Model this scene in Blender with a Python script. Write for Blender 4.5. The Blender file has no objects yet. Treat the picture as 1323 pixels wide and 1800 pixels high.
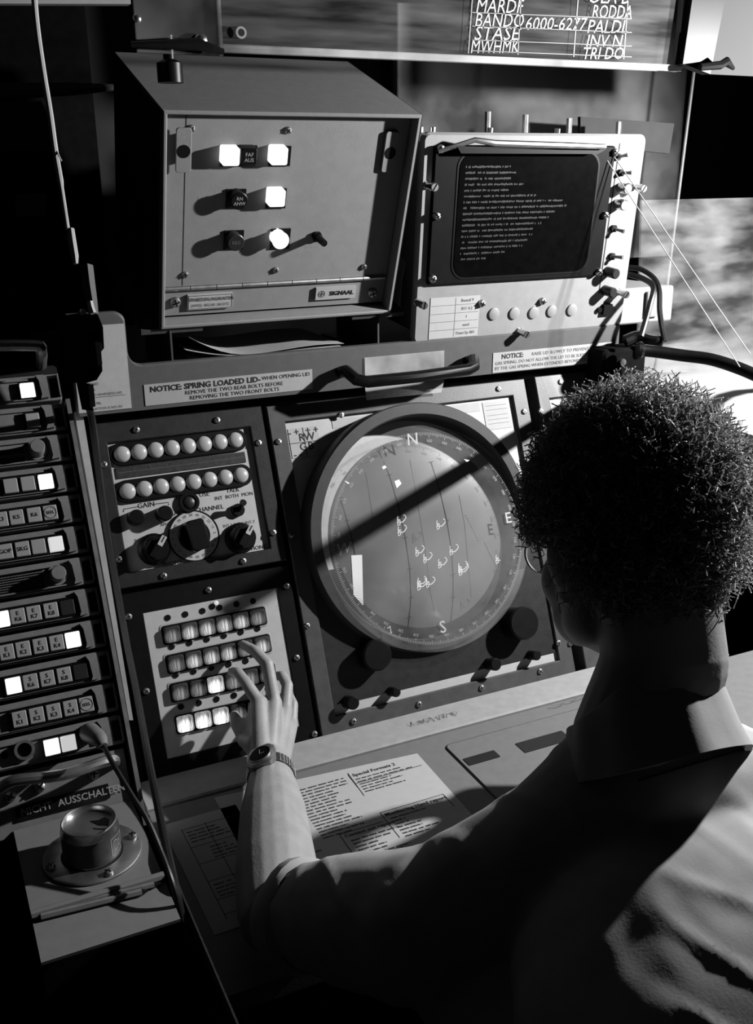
import bpy, math, random
import numpy as np
from mathutils import Vector, Matrix
random.seed(7); np.random.seed(7)
S = bpy.context.scene
COL = S.collection

# ---------------------------------------------------------------- camera
FPX = 1750.0
RW = np.array([[0.90316937, -0.14518829, 0.40398694],      # rows: console X, Y (away), Z (up) seen in the camera frame
               [-0.42917566, -0.28420432, 0.8573425],
               [-0.00966126, -0.94770685, -0.31899592]])
CAM = np.array([-0.77312529, -1.37502388, 1.64771342])
cd = bpy.data.cameras.new('camera'); cam = bpy.data.objects.new('camera', cd); COL.objects.link(cam)
cd.sensor_fit = 'VERTICAL'; cd.sensor_height = 36.0; cd.lens = FPX / 1800 * 36.0
cd.clip_start = 0.02; cd.clip_end = 50
M3 = RW @ np.diag([1, -1, -1])
cam.matrix_world = Matrix([[*M3[i], CAM[i]] for i in range(3)] + [[0, 0, 0, 1]])
S.camera = cam
# ---------------------------------------------------------------- world, key lamp, exposure
w = bpy.data.worlds.new('dark_room'); S.world = w; w.use_nodes = True
w.node_tree.nodes['Background'].inputs[0].default_value = (1, 1, 1, 1)
w.node_tree.nodes['Background'].inputs[1].default_value = 0.0035
LAMP = Vector((1.006, -0.478, 1.816))
ld = bpy.data.lights.new('work_lamp_light', 'SPOT'); ld.energy = 262; ld.shadow_soft_size = 0.022
ld.spot_size = math.radians(150); ld.spot_blend = 0.3
lo = bpy.data.objects.new('work_lamp_light', ld); COL.objects.link(lo); lo.location = LAMP
lo.rotation_euler = (Vector((-0.25, 0.0, 1.0)) - LAMP).to_track_quat('-Z', 'Y').to_euler()
S.view_settings.view_transform = 'Standard'; S.view_settings.look = 'None'
S.view_settings.gamma = 1; S.view_settings.exposure = 0.0; S.view_settings.use_curve_mapping = False

# ---------------------------------------------------------------- geometry helpers
def ray(x, y): return RW @ np.array([x - 661.5, y - 900.0, FPX])
def hit(x, y, p0, n):
    r = ray(x, y); n = np.asarray(n, float)
    return CAM + r * (((np.asarray(p0, float) - CAM) @ n) / (r @ n))
def at(x, y, d): return CAM + ray(x, y) / FPX * d
class Plane:
    """flat face leaning by an angle: local x = right, y = up along the face, z = out of it"""
    def __init__(s, p0, a):
        a = math.radians(a); s.p0 = np.asarray(p0, float)
        s.W = np.array([0, math.cos(a), math.sin(a)]); s.N = np.array([0, -math.sin(a), math.cos(a)])
    def uv(s, x, y, h=0.0):
        q = hit(x, y, s.p0 + s.N * h, s.N) - s.p0
        return float(q[0]), float(q @ s.W)
    def rect(s, tl, tr, br, bl, h=0.0):
        a, b, c, d = [s.uv(*p, h) for p in (tl, tr, br, bl)]
        return (a[0] + d[0]) / 2, (b[0] + c[0]) / 2, (c[1] + d[1]) / 2, (a[1] + b[1]) / 2
    def world(s, u, v, h=0.0): return s.p0 + np.array([u, 0, 0]) + s.W * v + s.N * h
    def mat(s): return Matrix([[1, 0, 0, s.p0[0]], [0, s.W[1], s.N[1], s.p0[1]], [0, s.W[2], s.N[2], s.p0[2]], [0, 0, 0, 1]])
DESKZ = 0.75
PANEL = Plane((0, 0.12027692, 1.04769583), 68)
LID = Plane((0, 0.195, 1.297), 90)
BOX = Plane(hit(283, 580, (0, .21, 0), (0, -1, 0)), 110)
MON = Plane(hit(725, 607, (0, .2, 0), (0, -1, 0)), 96)
RACK = Plane(at(216, 1278, 1.42), 61)
DESK = Plane((0, 0, DESKZ), 0)          # local y = +Y world
SHELFZ = 0.816
SHELF = Plane((0, 0, SHELFZ), 0)

class MB:
    def __init__(s): s.v = []; s.f = []
    def add(s, vs, fs):
        b = len(s.v); s.v += [tuple(map(float, p)) for p in vs]; s.f += [tuple(b + i for i in q) for q in fs]; return s
    def box(s, x0, x1, y0, y1, z0, z1):
        vs = [(x, y, z) for z in (z0, z1) for y in (y0, y1) for x in (x0, x1)]
        return s.add(vs, [(0, 2, 3, 1), (4, 5, 7, 6), (0, 1, 5, 4), (2, 6, 7, 3), (0, 4, 6, 2), (1, 3, 7, 5)])
    def loops(s, loops, cap0=True, cap1=True, closed=False):
        n = len(loops[0]); vs = [p for l in loops for p in l]; fs = []
        m = len(loops)
        for k in range(m if closed else m - 1):
            a, b = k * n, ((k + 1) % m) * n
            fs += [(a + i, a + (i + 1) % n, b + (i + 1) % n, b + i) for i in range(n)]
        if not closed:
            if cap0: fs.append(tuple(range(n - 1, -1, -1)))
            if cap1: fs.append(tuple((m - 1) * n + i for i in range(n)))
        return s.add(vs, fs)
    def rp(s, cx, cy, w, h, r, z0, z1, ch=0.0, seg=4, rot=0.0):
        """rounded rectangle prism, optional chamfer at the top"""
        def outline(o, z):
            rr = max(min(r, w / 2, h / 2) - o, 1e-5); W, H = w / 2 - o, h / 2 - o; pts = []
            for (sx, sy, a0) in ((1, 1, 0), (-1, 1, 90), (-1, -1, 180), (1, -1, 270)):
                for k in range(seg + 1):
                    a = math.radians(a0 + 90 * k / seg)
                    x, y = sx * (W - rr) + rr * math.cos(a), sy * (H - rr) + rr * math.sin(a)
                    c, q = math.cos(rot), math.sin(rot)
                    pts.append((cx + x * c - y * q, cy + x * q + y * c, z))
            return pts
        L = [outline(0, z0), outline(0, z1 - ch)]
        if ch > 0: L.append(outline(ch, z1))
        return s.loops(L)
    def lathe(s, prof, cx=0, cy=0, n=24, cap0=True, cap1=True):
        L = [[(cx + r * math.cos(2 * math.pi * k / n), cy + r * math.sin(2 * math.pi * k / n), z) for k in range(n)] for r, z in prof]
        return s.loops(L, cap0, cap1)
    def cyl(s, cx, cy, r, z0, z1, n=20, ch=0.0):
        p = [(r, z0), (r, z1 - ch)] + ([(r - ch, z1)] if ch else [])
        return s.lathe(p, cx, cy, n)
    def dome(s, cx, cy, r, z0, h, n=20, m=5):
        return s.lathe([(r * math.cos(a), z0 + h * math.sin(a)) for a in [math.pi / 2 * k / m * .98 for k in range(m + 1)]], cx, cy, n)
    def ring(s, cx, cy, ro, ri, z0, z1, n=48):
        L = [[(cx + r * math.cos(2 * math.pi * k / n), cy + r * math.sin(2 * math.pi * k / n), z) for k in range(n)] for r, z in ((ro, z0), (ro, z1), (ri, z1), (ri, z0))]
        return s.loops(L, closed=True)
    def frame(s, o, i, z0, z1, ch=0.0):
        x0, x1, y0, y1 = o; a0, a1, b0, b1 = i
        def q(x0, x1, y0, y1, z): return [(x0, y0, z), (x1, y0, z), (x1, y1, z), (x0, y1, z)]
        L = [q(x0, x1, y0, y1, z0), q(x0, x1, y0, y1, z1 - ch), q(x0 + ch, x1 - ch, y0 + ch, y1 - ch, z1),
             q(a0 - ch, a1 + ch, b0 - ch, b1 + ch, z1), q(a0, a1, b0, b1, z1 - ch), q(a0, a1, b0, b1, z0)]
        return s.loops(L, closed=True)
    def poly(s, pts, z0, z1):
        return s.loops([[(x, y, z0) for x, y in pts], [(x, y, z1) for x, y in pts]])
    def tube(s, pts, r, n=8, closed=False, cap=True):
        P = [Vector(p) for p in pts]; m = len(P); L = []; up = None
        for k in range(m):
            a = P[(k - 1) % m] if (closed or k) else P[k]; b = P[(k + 1) % m] if (closed or k < m - 1) else P[k]
            t = (b - a).normalized()
            if up is None:
                up = Vector((0, 0, 1)) if abs(t.z) < .9 else Vector((1, 0, 0))
            x = t.cross(up).normalized(); up = x.cross(t).normalized()
            rr = r[k] if hasattr(r, '__len__') else r
            L.append([tuple(P[k] + (x * math.cos(2 * math.pi * j / n) + up * math.sin(2 * math.pi * j / n)) * rr) for j in range(n)])
        return s.loops(L, cap, cap, closed)
    def ribbon(s, pts, w, nrm=(0, 0, 1)):
        """flat printed or drawn line"""
        P = [Vector(p) for p in pts]; N = Vector(nrm); vs = []
        for k in range(len(P)):
            t = (P[min(k + 1, len(P) - 1)] - P[max(k - 1, 0)]).normalized(); sd = N.cross(t) * (w / 2)
            vs += [P[k] + sd, P[k] - sd]
        return s.add(vs, [(2 * k, 2 * k + 1, 2 * k + 3, 2 * k + 2) for k in range(len(P) - 1)])
    def mesh(s, name):
        m = bpy.data.meshes.new(name); m.from_pydata(s.v, [], s.f); m.validate(); return m

def smooth(m, ang=35):
    m.polygons.foreach_set('use_smooth', [True] * len(m.polygons)); m.set_sharp_from_angle(angle=math.radians(ang))
def obj(name, mb, mat, parent=None, sm=True, kind=None, label=None, mw=None):
    m = mb if isinstance(mb, bpy.types.Mesh) else mb.mesh(name)
    if sm: smooth(m)
    m.materials.clear(); m.materials.append(MAT[mat])
    o = bpy.data.objects.new(name, m); COL.objects.link(o)
    if parent: o.parent = parent
    if mw is not None: o.matrix_world = mw
    if kind: o['kind'] = kind
    if label: o['label'] = label
    return o
def thing(name, label, cat, mw=None, group=None):
    o = bpy.data.objects.new(name, None); COL.objects.link(o); o.empty_display_size = .05
    if mw is not None: o.matrix_world = mw
    o['label'] = label; o['category'] = cat
    if group: o['group'] = group
    return o
def tag(o, label, cat, group=None):
    o['label'] = label; o['category'] = cat
    if group: o['group'] = group
    return o
def share(name, mesh, parent, loc=(0, 0, 0), rz=0.0):
    o = bpy.data.objects.new(name, mesh); COL.objects.link(o); o.parent = parent
    o.location = loc; o.rotation_euler = (0, 0, rz); return o
TXT = {}
def text(s, mat, parent, x, y, z, size, rot=0.0, shear=0.0, align='CENTER', sx=1.0, name='lettering', bold=0.0, space=1.0, width=None):
    key = (s, size, shear, align, bold, mat, space)
    if key not in TXT:
        c = bpy.data.curves.new('lettering', 'FONT'); c.body = s; c.size = size; c.shear = shear
        c.align_x = align; c.align_y = 'CENTER'; c.resolution_u = 2; c.offset = bold; c.space_line = space; c.fill_mode = 'FRONT'
        t = bpy.data.objects.new('t', c); m = bpy.data.meshes.new_from_object(t)
        bpy.data.objects.remove(t); bpy.data.curves.remove(c); m.name = 'lettering'
        m.materials.clear(); m.materials.append(MAT[mat]); TXT[key] = m
    if width:
        xs_ = [v.co.x for v in TXT[key].vertices]; sx = width / max(1e-6, max(xs_) - min(xs_))
    o = share(name, TXT[key], parent, (x, y, z), rot); o.scale = (sx, 1, 1); return o

# ---------------------------------------------------------------- materials
MAT = {}
ALB = .36      # darkens every nonmetal colour so bounce light stays weak and shadows deep
def mat(name, c, rough=.5, metal=0.0, var=.12, scale=60, bump=.0, spec=.5, emit=0.0):
    if metal < .5: c = c * ALB
    m = bpy.data.materials.new(name); m.use_nodes = True; nt = m.node_tree; b = nt.nodes['Principled BSDF']
    b.inputs['Roughness'].default_value = rough; b.inputs['Metallic'].default_value = metal
    b.inputs['Specular IOR Level'].default_value = spec * .5
    tc = nt.nodes.new('ShaderNodeTexCoord'); no = nt.nodes.new('ShaderNodeTexNoise'); no.inputs['Scale'].default_value = scale
    no.inputs['Detail'].default_value = 6; nt.links.new(tc.outputs['Object'], no.inputs['Vector'])
    r = nt.nodes.new('ShaderNodeMapRange'); r.inputs['From Min'].default_value = .3; r.inputs['From Max'].default_value = .7
    r.inputs['To Min'].default_value = c * (1 - var); r.inputs['To Max'].default_value = c * (1 + var)
    nt.links.new(no.outputs['Fac'], r.inputs['Value']); nt.links.new(r.outputs[0], b.inputs['Base Color'])
    if bump:
        n2 = nt.nodes.new('ShaderNodeTexNoise'); n2.inputs['Scale'].default_value = scale * 8; nt.links.new(tc.outputs['Object'], n2.inputs['Vector'])
        bp = nt.nodes.new('ShaderNodeBump'); bp.inputs['Strength'].default_value = bump; bp.inputs['Distance'].default_value = .002
        nt.links.new(n2.outputs['Fac'], bp.inputs['Height']); nt.links.new(bp.outputs[0], b.inputs['Normal'])
    if emit:
        b.inputs['Emission Color'].default_value = (1, 1, 1, 1); b.inputs['Emission Strength'].default_value = emit
    MAT[name] = m; return m
mat('panel_grey', .74, .55, var=.05, bump=.08)
mat('box_grey', .40, .5, var=.05, bump=.08)
mat('monitor_grey', .46, .5, var=.05, bump=.08)
mat('lid_grey', .17, .4, var=.06, bump=.08)
mat('desk_grey', .26, .6, var=.06, bump=.05)
mat('sill_grey', .52, .55, var=.08)
mat('frame_dark', .034, .38, var=.2, bump=.1, spec=.6)
mat('frame_mid', .105, .45, var=.15, bump=.1)
mat('module_grey', .28, .5, var=.12, bump=.08)
mat('black', .006, .4, var=.3, spec=.3)
mat('black_matt', .006, .9, var=.3, spec=.1)
mat('cabinet_black', .012, .5, var=.3)
mat('metal', .55, .28, 1.0, var=.1)
mat('steel_dull', .32, .42, 1.0, var=.2)
mat('white_paper', .72, .8, var=.03)
mat('white_label', .62, .6, var=.04)
mat('ink', .02, .7, var=.2)
mat('ink_grey', .16, .7, var=.2)
mat('cap_grey', .50, .5, var=.06)
mat('cap_dark', .03, .4)
mat('lamp_cap', .62, .32, var=.04, scale=90)
mat('strip_dark', .04, .5, var=.4, scale=140)
mat('tape', .30, .35, var=.3, scale=40)
mat('grid_line', .12, .6)
mat('white_paint', .75, .6, var=.03)
mat('cord_white', .70, .6, var=.08)
mat('rubber', .012, .45, var=.3, bump=.1)
mat('wall_dark', .02, .7, var=.4, scale=6)
mat('wall_panel', .09, .9, var=.1, scale=20, spec=.1)
mat('shelf_grey', .28, .6, var=.06)
mat('floor_dark', .02, .5, var=.4, scale=12)
mat('skin', .55, .5, var=.10, scale=40, bump=.12)
mat('shirt', .66, .9, var=.06, scale=50, bump=.05, spec=.2)
mat('trousers', .05, .9, var=.1)
mat('tin', .42, .32, 1.0, var=.12, scale=30)
mat('tin_print', .10, .4, var=.3)
mat('mesh_strap', .05, .35, .6, var=.3)
mat('table_white', .80, .6, var=.06, scale=10)
mat('lens_glass', .04, .08, spec=.8)
mat('bezel', .075, .5, var=.1)
mat('crt_face', .22, .35, var=.10, scale=14)
mat('screen_dark', .004, .2, var=.3, spec=.12)
mat('bezel_black', .007, .5, var=.3, spec=.12)
mat('board_grey', .035, .7, var=.1, scale=5)
mat('hatch_dark', .015, .5)
def emitter(name, e, base=.5):
    return mat(name, base, .4, emit=e)
emitter('lit_bright', 1.5); emitter('lit_mid', .55); emitter('lit_dim', .35)
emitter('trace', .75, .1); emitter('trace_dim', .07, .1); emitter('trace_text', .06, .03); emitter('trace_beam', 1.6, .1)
def glass(name, haze, hazec=.5, gl=.06, streak=None):
    m = bpy.data.materials.new(name); m.use_nodes = True; nt = m.node_tree; nt.nodes.clear()
    out = nt.nodes.new('ShaderNodeOutputMaterial'); tr = nt.nodes.new('ShaderNodeBsdfTransparent')
    gs = nt.nodes.new('ShaderNodeBsdfGlossy'); gs.inputs['Roughness'].default_value = .06
    df = nt.nodes.new('ShaderNodeBsdfDiffuse'); df.inputs['Color'].default_value = (hazec, hazec, hazec, 1)
    tc = nt.nodes.new('ShaderNodeTexCoord'); no = nt.nodes.new('ShaderNodeTexNoise'); no.inputs['Scale'].default_value = 6
    no.inputs['Detail'].default_value = 8
    mp = nt.nodes.new('ShaderNodeMapping'); nt.links.new(tc.outputs['Object'], mp.inputs['Vector']); nt.links.new(mp.outputs[0], no.inputs['Vector'])
    if streak: mp.inputs['Scale'].default_value = streak
    r = nt.nodes.new('ShaderNodeMapRange'); r.inputs['From Min'].default_value = .35; r.inputs['From Max'].default_value = .75
    r.inputs['To Min'].default_value = haze * .25; r.inputs['To Max'].default_value = haze * 2
    nt.links.new(no.outputs['Fac'], r.inputs['Value'])
    m1 = nt.nodes.new('ShaderNodeMixShader'); nt.links.new(r.outputs[0], m1.inputs[0]); nt.links.new(tr.outputs[0], m1.inputs[1]); nt.links.new(df.outputs[0], m1.inputs[2])
    m2 = nt.nodes.new('ShaderNodeMixShader'); m2.inputs[0].default_value = gl
    nt.links.new(m1.outputs[0], m2.inputs[1]); nt.links.new(gs.outputs[0], m2.inputs[2]); nt.links.new(m2.outputs[0], out.inputs[0])
    MAT[name] = m
glass('plexi', .05, .5, .035); glass('plexi_board', .05, .4, .01, (1, 1, 9)); glass('plexi_hazy', .09, .4, .01, (1.5, 1.5, 4)); glass('plexi_dark', .10, .3, .0)
glass('clear_tape', .32, .6, .08)
def streaky(name, lo, hi):
    """back-lit key cap: lamp glow with vertical ribs"""
    m = mat(name, .06, .35); nt = m.node_tree; b = nt.nodes['Principled BSDF']
    tc = nt.nodes.new('ShaderNodeTexCoord'); mp = nt.nodes.new('ShaderNodeMapping'); mp.inputs['Scale'].default_value = (900, 60, 60)
    no = nt.nodes.new('ShaderNodeTexNoise'); no.inputs['Scale'].default_value = 1; nt.links.new(tc.outputs['Object'], mp.inputs[0]); nt.links.new(mp.outputs[0], no.inputs['Vector'])
    gr = nt.nodes.new('ShaderNodeVectorMath'); gr.operation = 'DISTANCE'; gr.inputs[1].default_value = (-.001, -.004, .006); nt.links.new(tc.outputs['Object'], gr.inputs[0])
    g2 = nt.nodes.new('ShaderNodeMapRange'); g2.interpolation_type = 'SMOOTHSTEP'; g2.inputs['From Min'].default_value = .002; g2.inputs['From Max'].default_value = .015
    g2.inputs['To Min'].default_value = hi; g2.inputs['To Max'].default_value = lo; nt.links.new(gr.outputs['Value'], g2.inputs['Value'])
    r = nt.nodes.new('ShaderNodeMapRange'); r.inputs['From Min'].default_value = .35; r.inputs['From Max'].default_value = .65; r.inputs['To Min'].default_value = .25; r.inputs['To Max'].default_value = 1.5
    nt.links.new(no.outputs['Fac'], r.inputs['Value'])
    mu = nt.nodes.new('ShaderNodeMath'); mu.operation = 'MULTIPLY'; nt.links.new(r.outputs[0], mu.inputs[0]); nt.links.new(g2.outputs[0], mu.inputs[1])
    b.inputs['Emission Color'].default_value = (1, 1, 1, 1); nt.links.new(mu.outputs[0], b.inputs['Emission Strength'])
streaky('key_low', .0, .22); streaky('key_mid', .01, .6); streaky('key_high', .3, 2.2)

# shared small hardware
def screw_mesh(r=.0055, h=.004, slot='cross'):
    b = MB(); b.lathe([(r, 0), (r, h * .45), (r * .8, h * .85), (r * .45, h)], n=14)
    return b
def mk(mb, matname, sm=True):
    m = mb.mesh('hardware'); 
    if sm: smooth(m)
    m.materials.append(MAT[matname]); return m
b = screw_mesh(); SCREW = mk(b, 'steel_dull')
b = MB(); b.box(-.0040, .0040, -.0006, .0006, .0036, .0044); b.box(-.0006, .0006, -.0040, .0040, .0036, .0044); CROSS = mk(b, 'black', False)
b = MB(); b.lathe([(.0075, 0), (.0075, .001), (.006, .001), (.006, .018), (.007, .018), (.007, .028), (.0062, .029)], n=16); THUMB = mk(b, 'metal')
b = MB(); b.box(-.0062, .0062, -.001, .001, .0286, .0296); SLOT = mk(b, 'black', False)
def screw(parent, x, y, z, rz=None):
    o = share('screw', SCREW, parent, (x, y, z), random.random() * 1.5 if rz is None else rz); share('slot', CROSS, o); return o
def thumbscrew(parent, x, y, z, s=1.0):
    o = share('thumbscrew', THUMB, parent, (x, y, z), random.random() * 2); o.scale = (s, s, s); share('slot', SLOT, o); return o
# ================================================================= the room
def wall(name, x0, x1, y0, y1, z0, z1, m):
    o = obj(name, MB().box(x0, x1, y0, y1, z0, z1), m, sm=False, kind='structure'); return o
wall('floor', -2.2, 2.6, -2.6, 1.4, -.05, 0, 'floor_dark')
wall('ceiling', -2.2, 2.6, -2.6, 1.4, 2.5, 2.55, 'wall_dark')
wall('wall_back', -2.2, 2.6, 1.35, 1.4, 0, 2.5, 'wall_dark')
wall('wall_left', -2.2, -2.15, -2.6, 1.35, 0, 2.5, 'wall_dark')
wall('wall_right', 2.55, 2.6, -2.6, 1.35, 0, 2.5, 'wall_dark')
wall('wall_front', -2.15, 2.55, -2.6, -2.55, 0, 2.5, 'wall_dark')

# ================================================================= radar console: cabinet, lid, desk
con = thing('radar_console', 'large dark radar console with sloping front and grey hinged lid', 'console')
def extr_x(prof, x0, x1):
    b = MB(); b.loops([[(x0, y, z) for y, z in prof], [(x1, y, z) for y, z in prof]]); return b
def pp(v, h): q = PANEL.world(0, v, h); return (q[1], q[2])
vtop = PANEL.uv(700, 690)[1] + .012; vbot = PANEL.uv(785, 1240)[1] - .004
prof = [pp(vbot, -.03), pp(vtop, -.03), (.26, 1.30), (.80, 1.30), (.80, 0), (.06, 0), (.06, .70), (.0, .70), (.0, .748)]
obj('cabinet', extr_x(prof, -.572, .53), 'cabinet_black', con, sm=False)
# light corner strip down the left edge of the sloping front
a = PANEL.uv(140, 726); c2 = PANEL.uv(232, 1266)
b = MB(); P_ = [PANEL.world(*PANEL.uv(x, y, .012), .012) for x, y in ((131, 724), (145, 724), (234, 1266), (227, 1266))]
Q_ = [p - PANEL.N * .03 for p in P_]
b.loops([[tuple(p) for p in Q_], [tuple(p) for p in P_]]); obj('corner_strip', b, 'sill_grey', con, sm=False)
# lid front plate with the raised tab on the left, and lid top
lid = bpy.data.objects.new('lid_root', None); bpy.data.objects.remove(lid)
L = []
def arc(cx, cy, r, a0, a1, n=6): return [(cx + r * math.cos(math.radians(a0 + (a1 - a0) * k / n)), cy + r * math.sin(math.radians(a0 + (a1 - a0) * k / n))) for k in range(n + 1)]
TW, TH, LH = -.459, .158, .073
out = [(-.545, 0), (.50, 0), (.50, LH)] + arc(TW + .022, LH + .022, .022, 270, 180) + arc(TW - .016, TH - .016, .016, 0, 90) + [(-.545, TH)]
b = MB(); ins = .004
b.loops([[(x, y, -.018) for x, y in out], [(x, y, -.004) for x, y in out],
         [(x + (.003 if x < -.54 else (-.003 if x > .49 or x > TW - .02 and y > LH + .02 else 0)), y - (.003 if y > LH - .01 else -.001), .0) for x, y in out]])
me = b.mesh('lid_front'); smooth(me, 50)
lidf = obj('lid_front', me, 'lid_grey', con, mw=LID.mat())
obj('lid_top', MB().box(-.545, .50, .213, .72, 1.345, 1.362), 'lid_grey', con, sm=False)
obj('lid_skirt', MB().box(-.545, .50, .213, .24, 1.302, 1.345), 'frame_dark', con, sm=False)
def on_lid(name, q, h, m, parent=None, **k):
    x0, x1, y0, y1 = LID.rect(*q); o = obj(name, MB().box(x0, x1, y0, y1, .0002, h), m, lidf, sm=False, **k); return o, (x0, x1, y0, y1)
o1, r1 = on_lid('notice_label', ((253, 676), (548, 649), (549, 684), (255, 713)), .0012, 'white_label', label='white notice label about the spring loaded lid')
W1 = r1[1] - r1[0]; x0 = r1[0]; yc = (r1[2] + r1[3]) / 2; H1 = r1[3] - r1[2]
text('NOTICE: SPRING LOADED LID-', 'ink', o1, x0 + W1 * .03, yc + H1 * .24, .0016, .0125, align='LEFT', bold=.0004, width=W1 * .645)
text('WHEN OPENING LID', 'ink', o1, x0 + W1 * .985, yc + H1 * .27, .0016, .009, align='RIGHT', width=W1 * .30)
text('REMOVE THE TWO REAR BOLTS BEFORE\nREMOVING THE TWO FRONT BOLTS', 'ink', o1, x0 + W1 * .52, yc - H1 * .2, .0016, .009, align='CENTER', width=W1 * .585)
o2, r2 = on_lid('notice_label', ((863, 622), (1072, 600), (1078, 634), (868, 655)), .0012, 'white_label', label='white notice label about raising the lid slowly')
x0 = r2[0]; yc = (r2[2] + r2[3]) / 2; H1 = r2[3] - r2[2]; W1 = r2[1] - r2[0]
text('NOTICE:', 'ink', o2, x0 + .018, yc + H1 * .27, .0016, .0125, align='LEFT', bold=.0003)
text('RAISE LID SLOWLY TO PREVENT DAMAGE TO', 'ink_grey', o2, x0 + W1 * .31, yc + H1 * .27, .0016, .0085, align='LEFT', width=W1 * .68)
text('GAS SPRING. DO NOT ALLOW THE LID TO BE SUDDENLY STOPPED\nBY THE GAS SPRING WHEN EXTENDED BEYOND 80% POSITION', 'ink_grey', o2, x0 + .004, yc - H1 * .17, .0016, .0085, align='LEFT', space=1.15, width=W1 * .97)
o3, r3 = on_lid('placard', ((128, 577), (219, 566), (230, 717), (134, 727)), .0015, 'panel_grey', label='light grey placard with small print on the lid tab')
x0, x1, y0, y1 = r3
text('IIP', 'ink_grey', o3, x1 - .052, y0 + .063, .002, .0062)
text('D', 'ink_grey', o3, x1 - .054, y0 + .053, .002, .0062)
text('LAND', 'ink_grey', o3, x1 - .056, y0 + .0435, .002, .0062)
text('LUSTAND', 'ink_grey', o3, x1 - .066, y0 + .0345, .002, .0056)
text('LAD HEVENBOLLAD', 'ink_grey', o3, x1 - .038, y0 + .0265, .002, .0056)
obj('printed_line', MB().box(x1 - .066, x1 - .008, y0 + .0222, y0 + .0228, .0016, .002), 'ink_grey', o3, sm=False)
text('NL', 'ink', o3, x1 - .050, y0 + .013, .002, .0062); text('IGNATION IS NO AV', 'ink_grey', o3, x1 - .040, y0 + .0045, .002, .0056)
# lid handle (black bar standing off the lid) and clear tape below it
h = .055
hp = [LID.uv(600, 655, .004) + (.0,), LID.uv(608, 652, .02) + (.02,), LID.uv(628, 668, h) + (h - .004,), LID.uv(645, 671, h) + (h,), LID.uv(735, 662, h) + (h,), LID.uv(822, 650, h) + (h,), LID.uv(836, 645, h) + (h - .006,), LID.uv(832, 632, .018) + (.018,), LID.uv(822, 636, .0) + (0,)]
obj('lid_handle', MB().tube(hp, .0105, 10), 'black', lidf)
x0, x1, y0, y1 = LID.rect((640, 630), (780, 614), (778, 648), (640, 664))
b = MB(); b.loops([[(x0, y1, .002), (x1, y1, .003), (x1, y1, .0035), (x0, y1, .0025)], [(x0, -.002, .003), (x1, -.002, .003), (x1, -.002, .0035), (x0, -.002, .0035)], [(x0 + .003, -.022, .001), (x1 - .004, -.023, .001), (x1 - .004, -.023, .0015), (x0 + .003, -.022, .0015)]])
obj('clear_tape', b, 'clear_tape', lidf, sm=False)

# desk
dsk = thing('console_desk', 'grey console desk top with pale sill below the radar panel', 'desk')
GY = -.078
obj('desk_top', MB().box(-.545, .75, -.472, GY - .0015, .722, DESKZ), 'desk_grey', dsk, sm=False)
b = MB(); b.loops([[(-.545, GY + .0015, .722), (-.545, GY + .0015, .752), (-.545, GY + .004, .755), (-.545, -.004, .755), (-.545, -.001, .722)], [(.60, GY + .0015, .722), (.60, GY + .0015, .752), (.60, GY + .004, .755), (.60, -.004, .755), (.60, -.001, .722)]])
obj('sill', b, 'sill_grey', dsk, sm=False)
obj('groove', MB().box(-.545, .60, GY - .0015, GY + .0015, .722, .744), 'black', dsk, sm=False)
obj('edge_trim', MB().tube([(-.547, -.10, .752), (-.547, -.30, .752), (-.547, -.527, .752)], .0022, 6), 'steel_dull', dsk)
obj('desk_support', MB().box(-.5475, -.52, -.527, -.02, 0, .7215), 'cabinet_black', dsk, sm=False)
obj('desk_support', MB().box(.725, .75, -.50, -.02, 0, .722), 'cabinet_black', dsk, sm=False)
# hatch cover let into the desk on the right, with two dark cut-outs
hx0, hy1 = DESK.uv(778, 1312); hx1 = hx0 + .46; hy0 = hy1 - .25
b = MB(); b.rp((hx0 + hx1) / 2, (hy0 + hy1) / 2, hx1 - hx0, hy1 - hy0, .012, DESKZ, DESKZ + .0012); obj('hatch_seam', b, 'black', dsk, sm=False)
b = MB(); b.rp((hx0 + hx1) / 2, (hy0 + hy1) / 2, hx1 - hx0 - .004, hy1 - hy0 - .004, .010, DESKZ, DESKZ + .0026, .0008); hc = obj('hatch_cover', b, 'desk_grey', dsk)
for q in (((812, 1337), (868, 1322), (878, 1332), (826, 1350)), ((908, 1312), (985, 1285), (1000, 1300), (925, 1330))):
    x0, x1, y0, y1 = DESK.rect(*q); b = MB(); b.rp((x0 + x1) / 2, (y0 + y1) / 2, x1 - x0, abs(y1 - y0), .002, DESKZ + .0026, DESKZ + .0036); obj('dark_window', b, 'hatch_dark', hc, sm=False)
# scribbles on the sill and desk edge
b = MB()
for k in range(26):
    x, y = DESK.uv(722 + k * 3.1, 1278 - k * .75); x += random.uniform(-.004, .004)
    b.ribbon([(x + random.uniform(-.006, .006), y + random.uniform(-.008, .008), .7556) for _ in range(4)], .0006)
obj('pencil_scribble', b, 'grid_line', dsk, sm=False)
b = MB()
for px, py in ((978, 1240), (1000, 1233), (1015, 1228)):
    x, y = DESK.uv(px, py); b.ribbon([(x + .016 * math.cos(a), y + .008 * math.sin(a), .7556) for a in np.linspace(3.4, 5.6, 9)], .0012)
obj('pencil_marks', b, 'ink_grey', dsk, sm=False)
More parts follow.
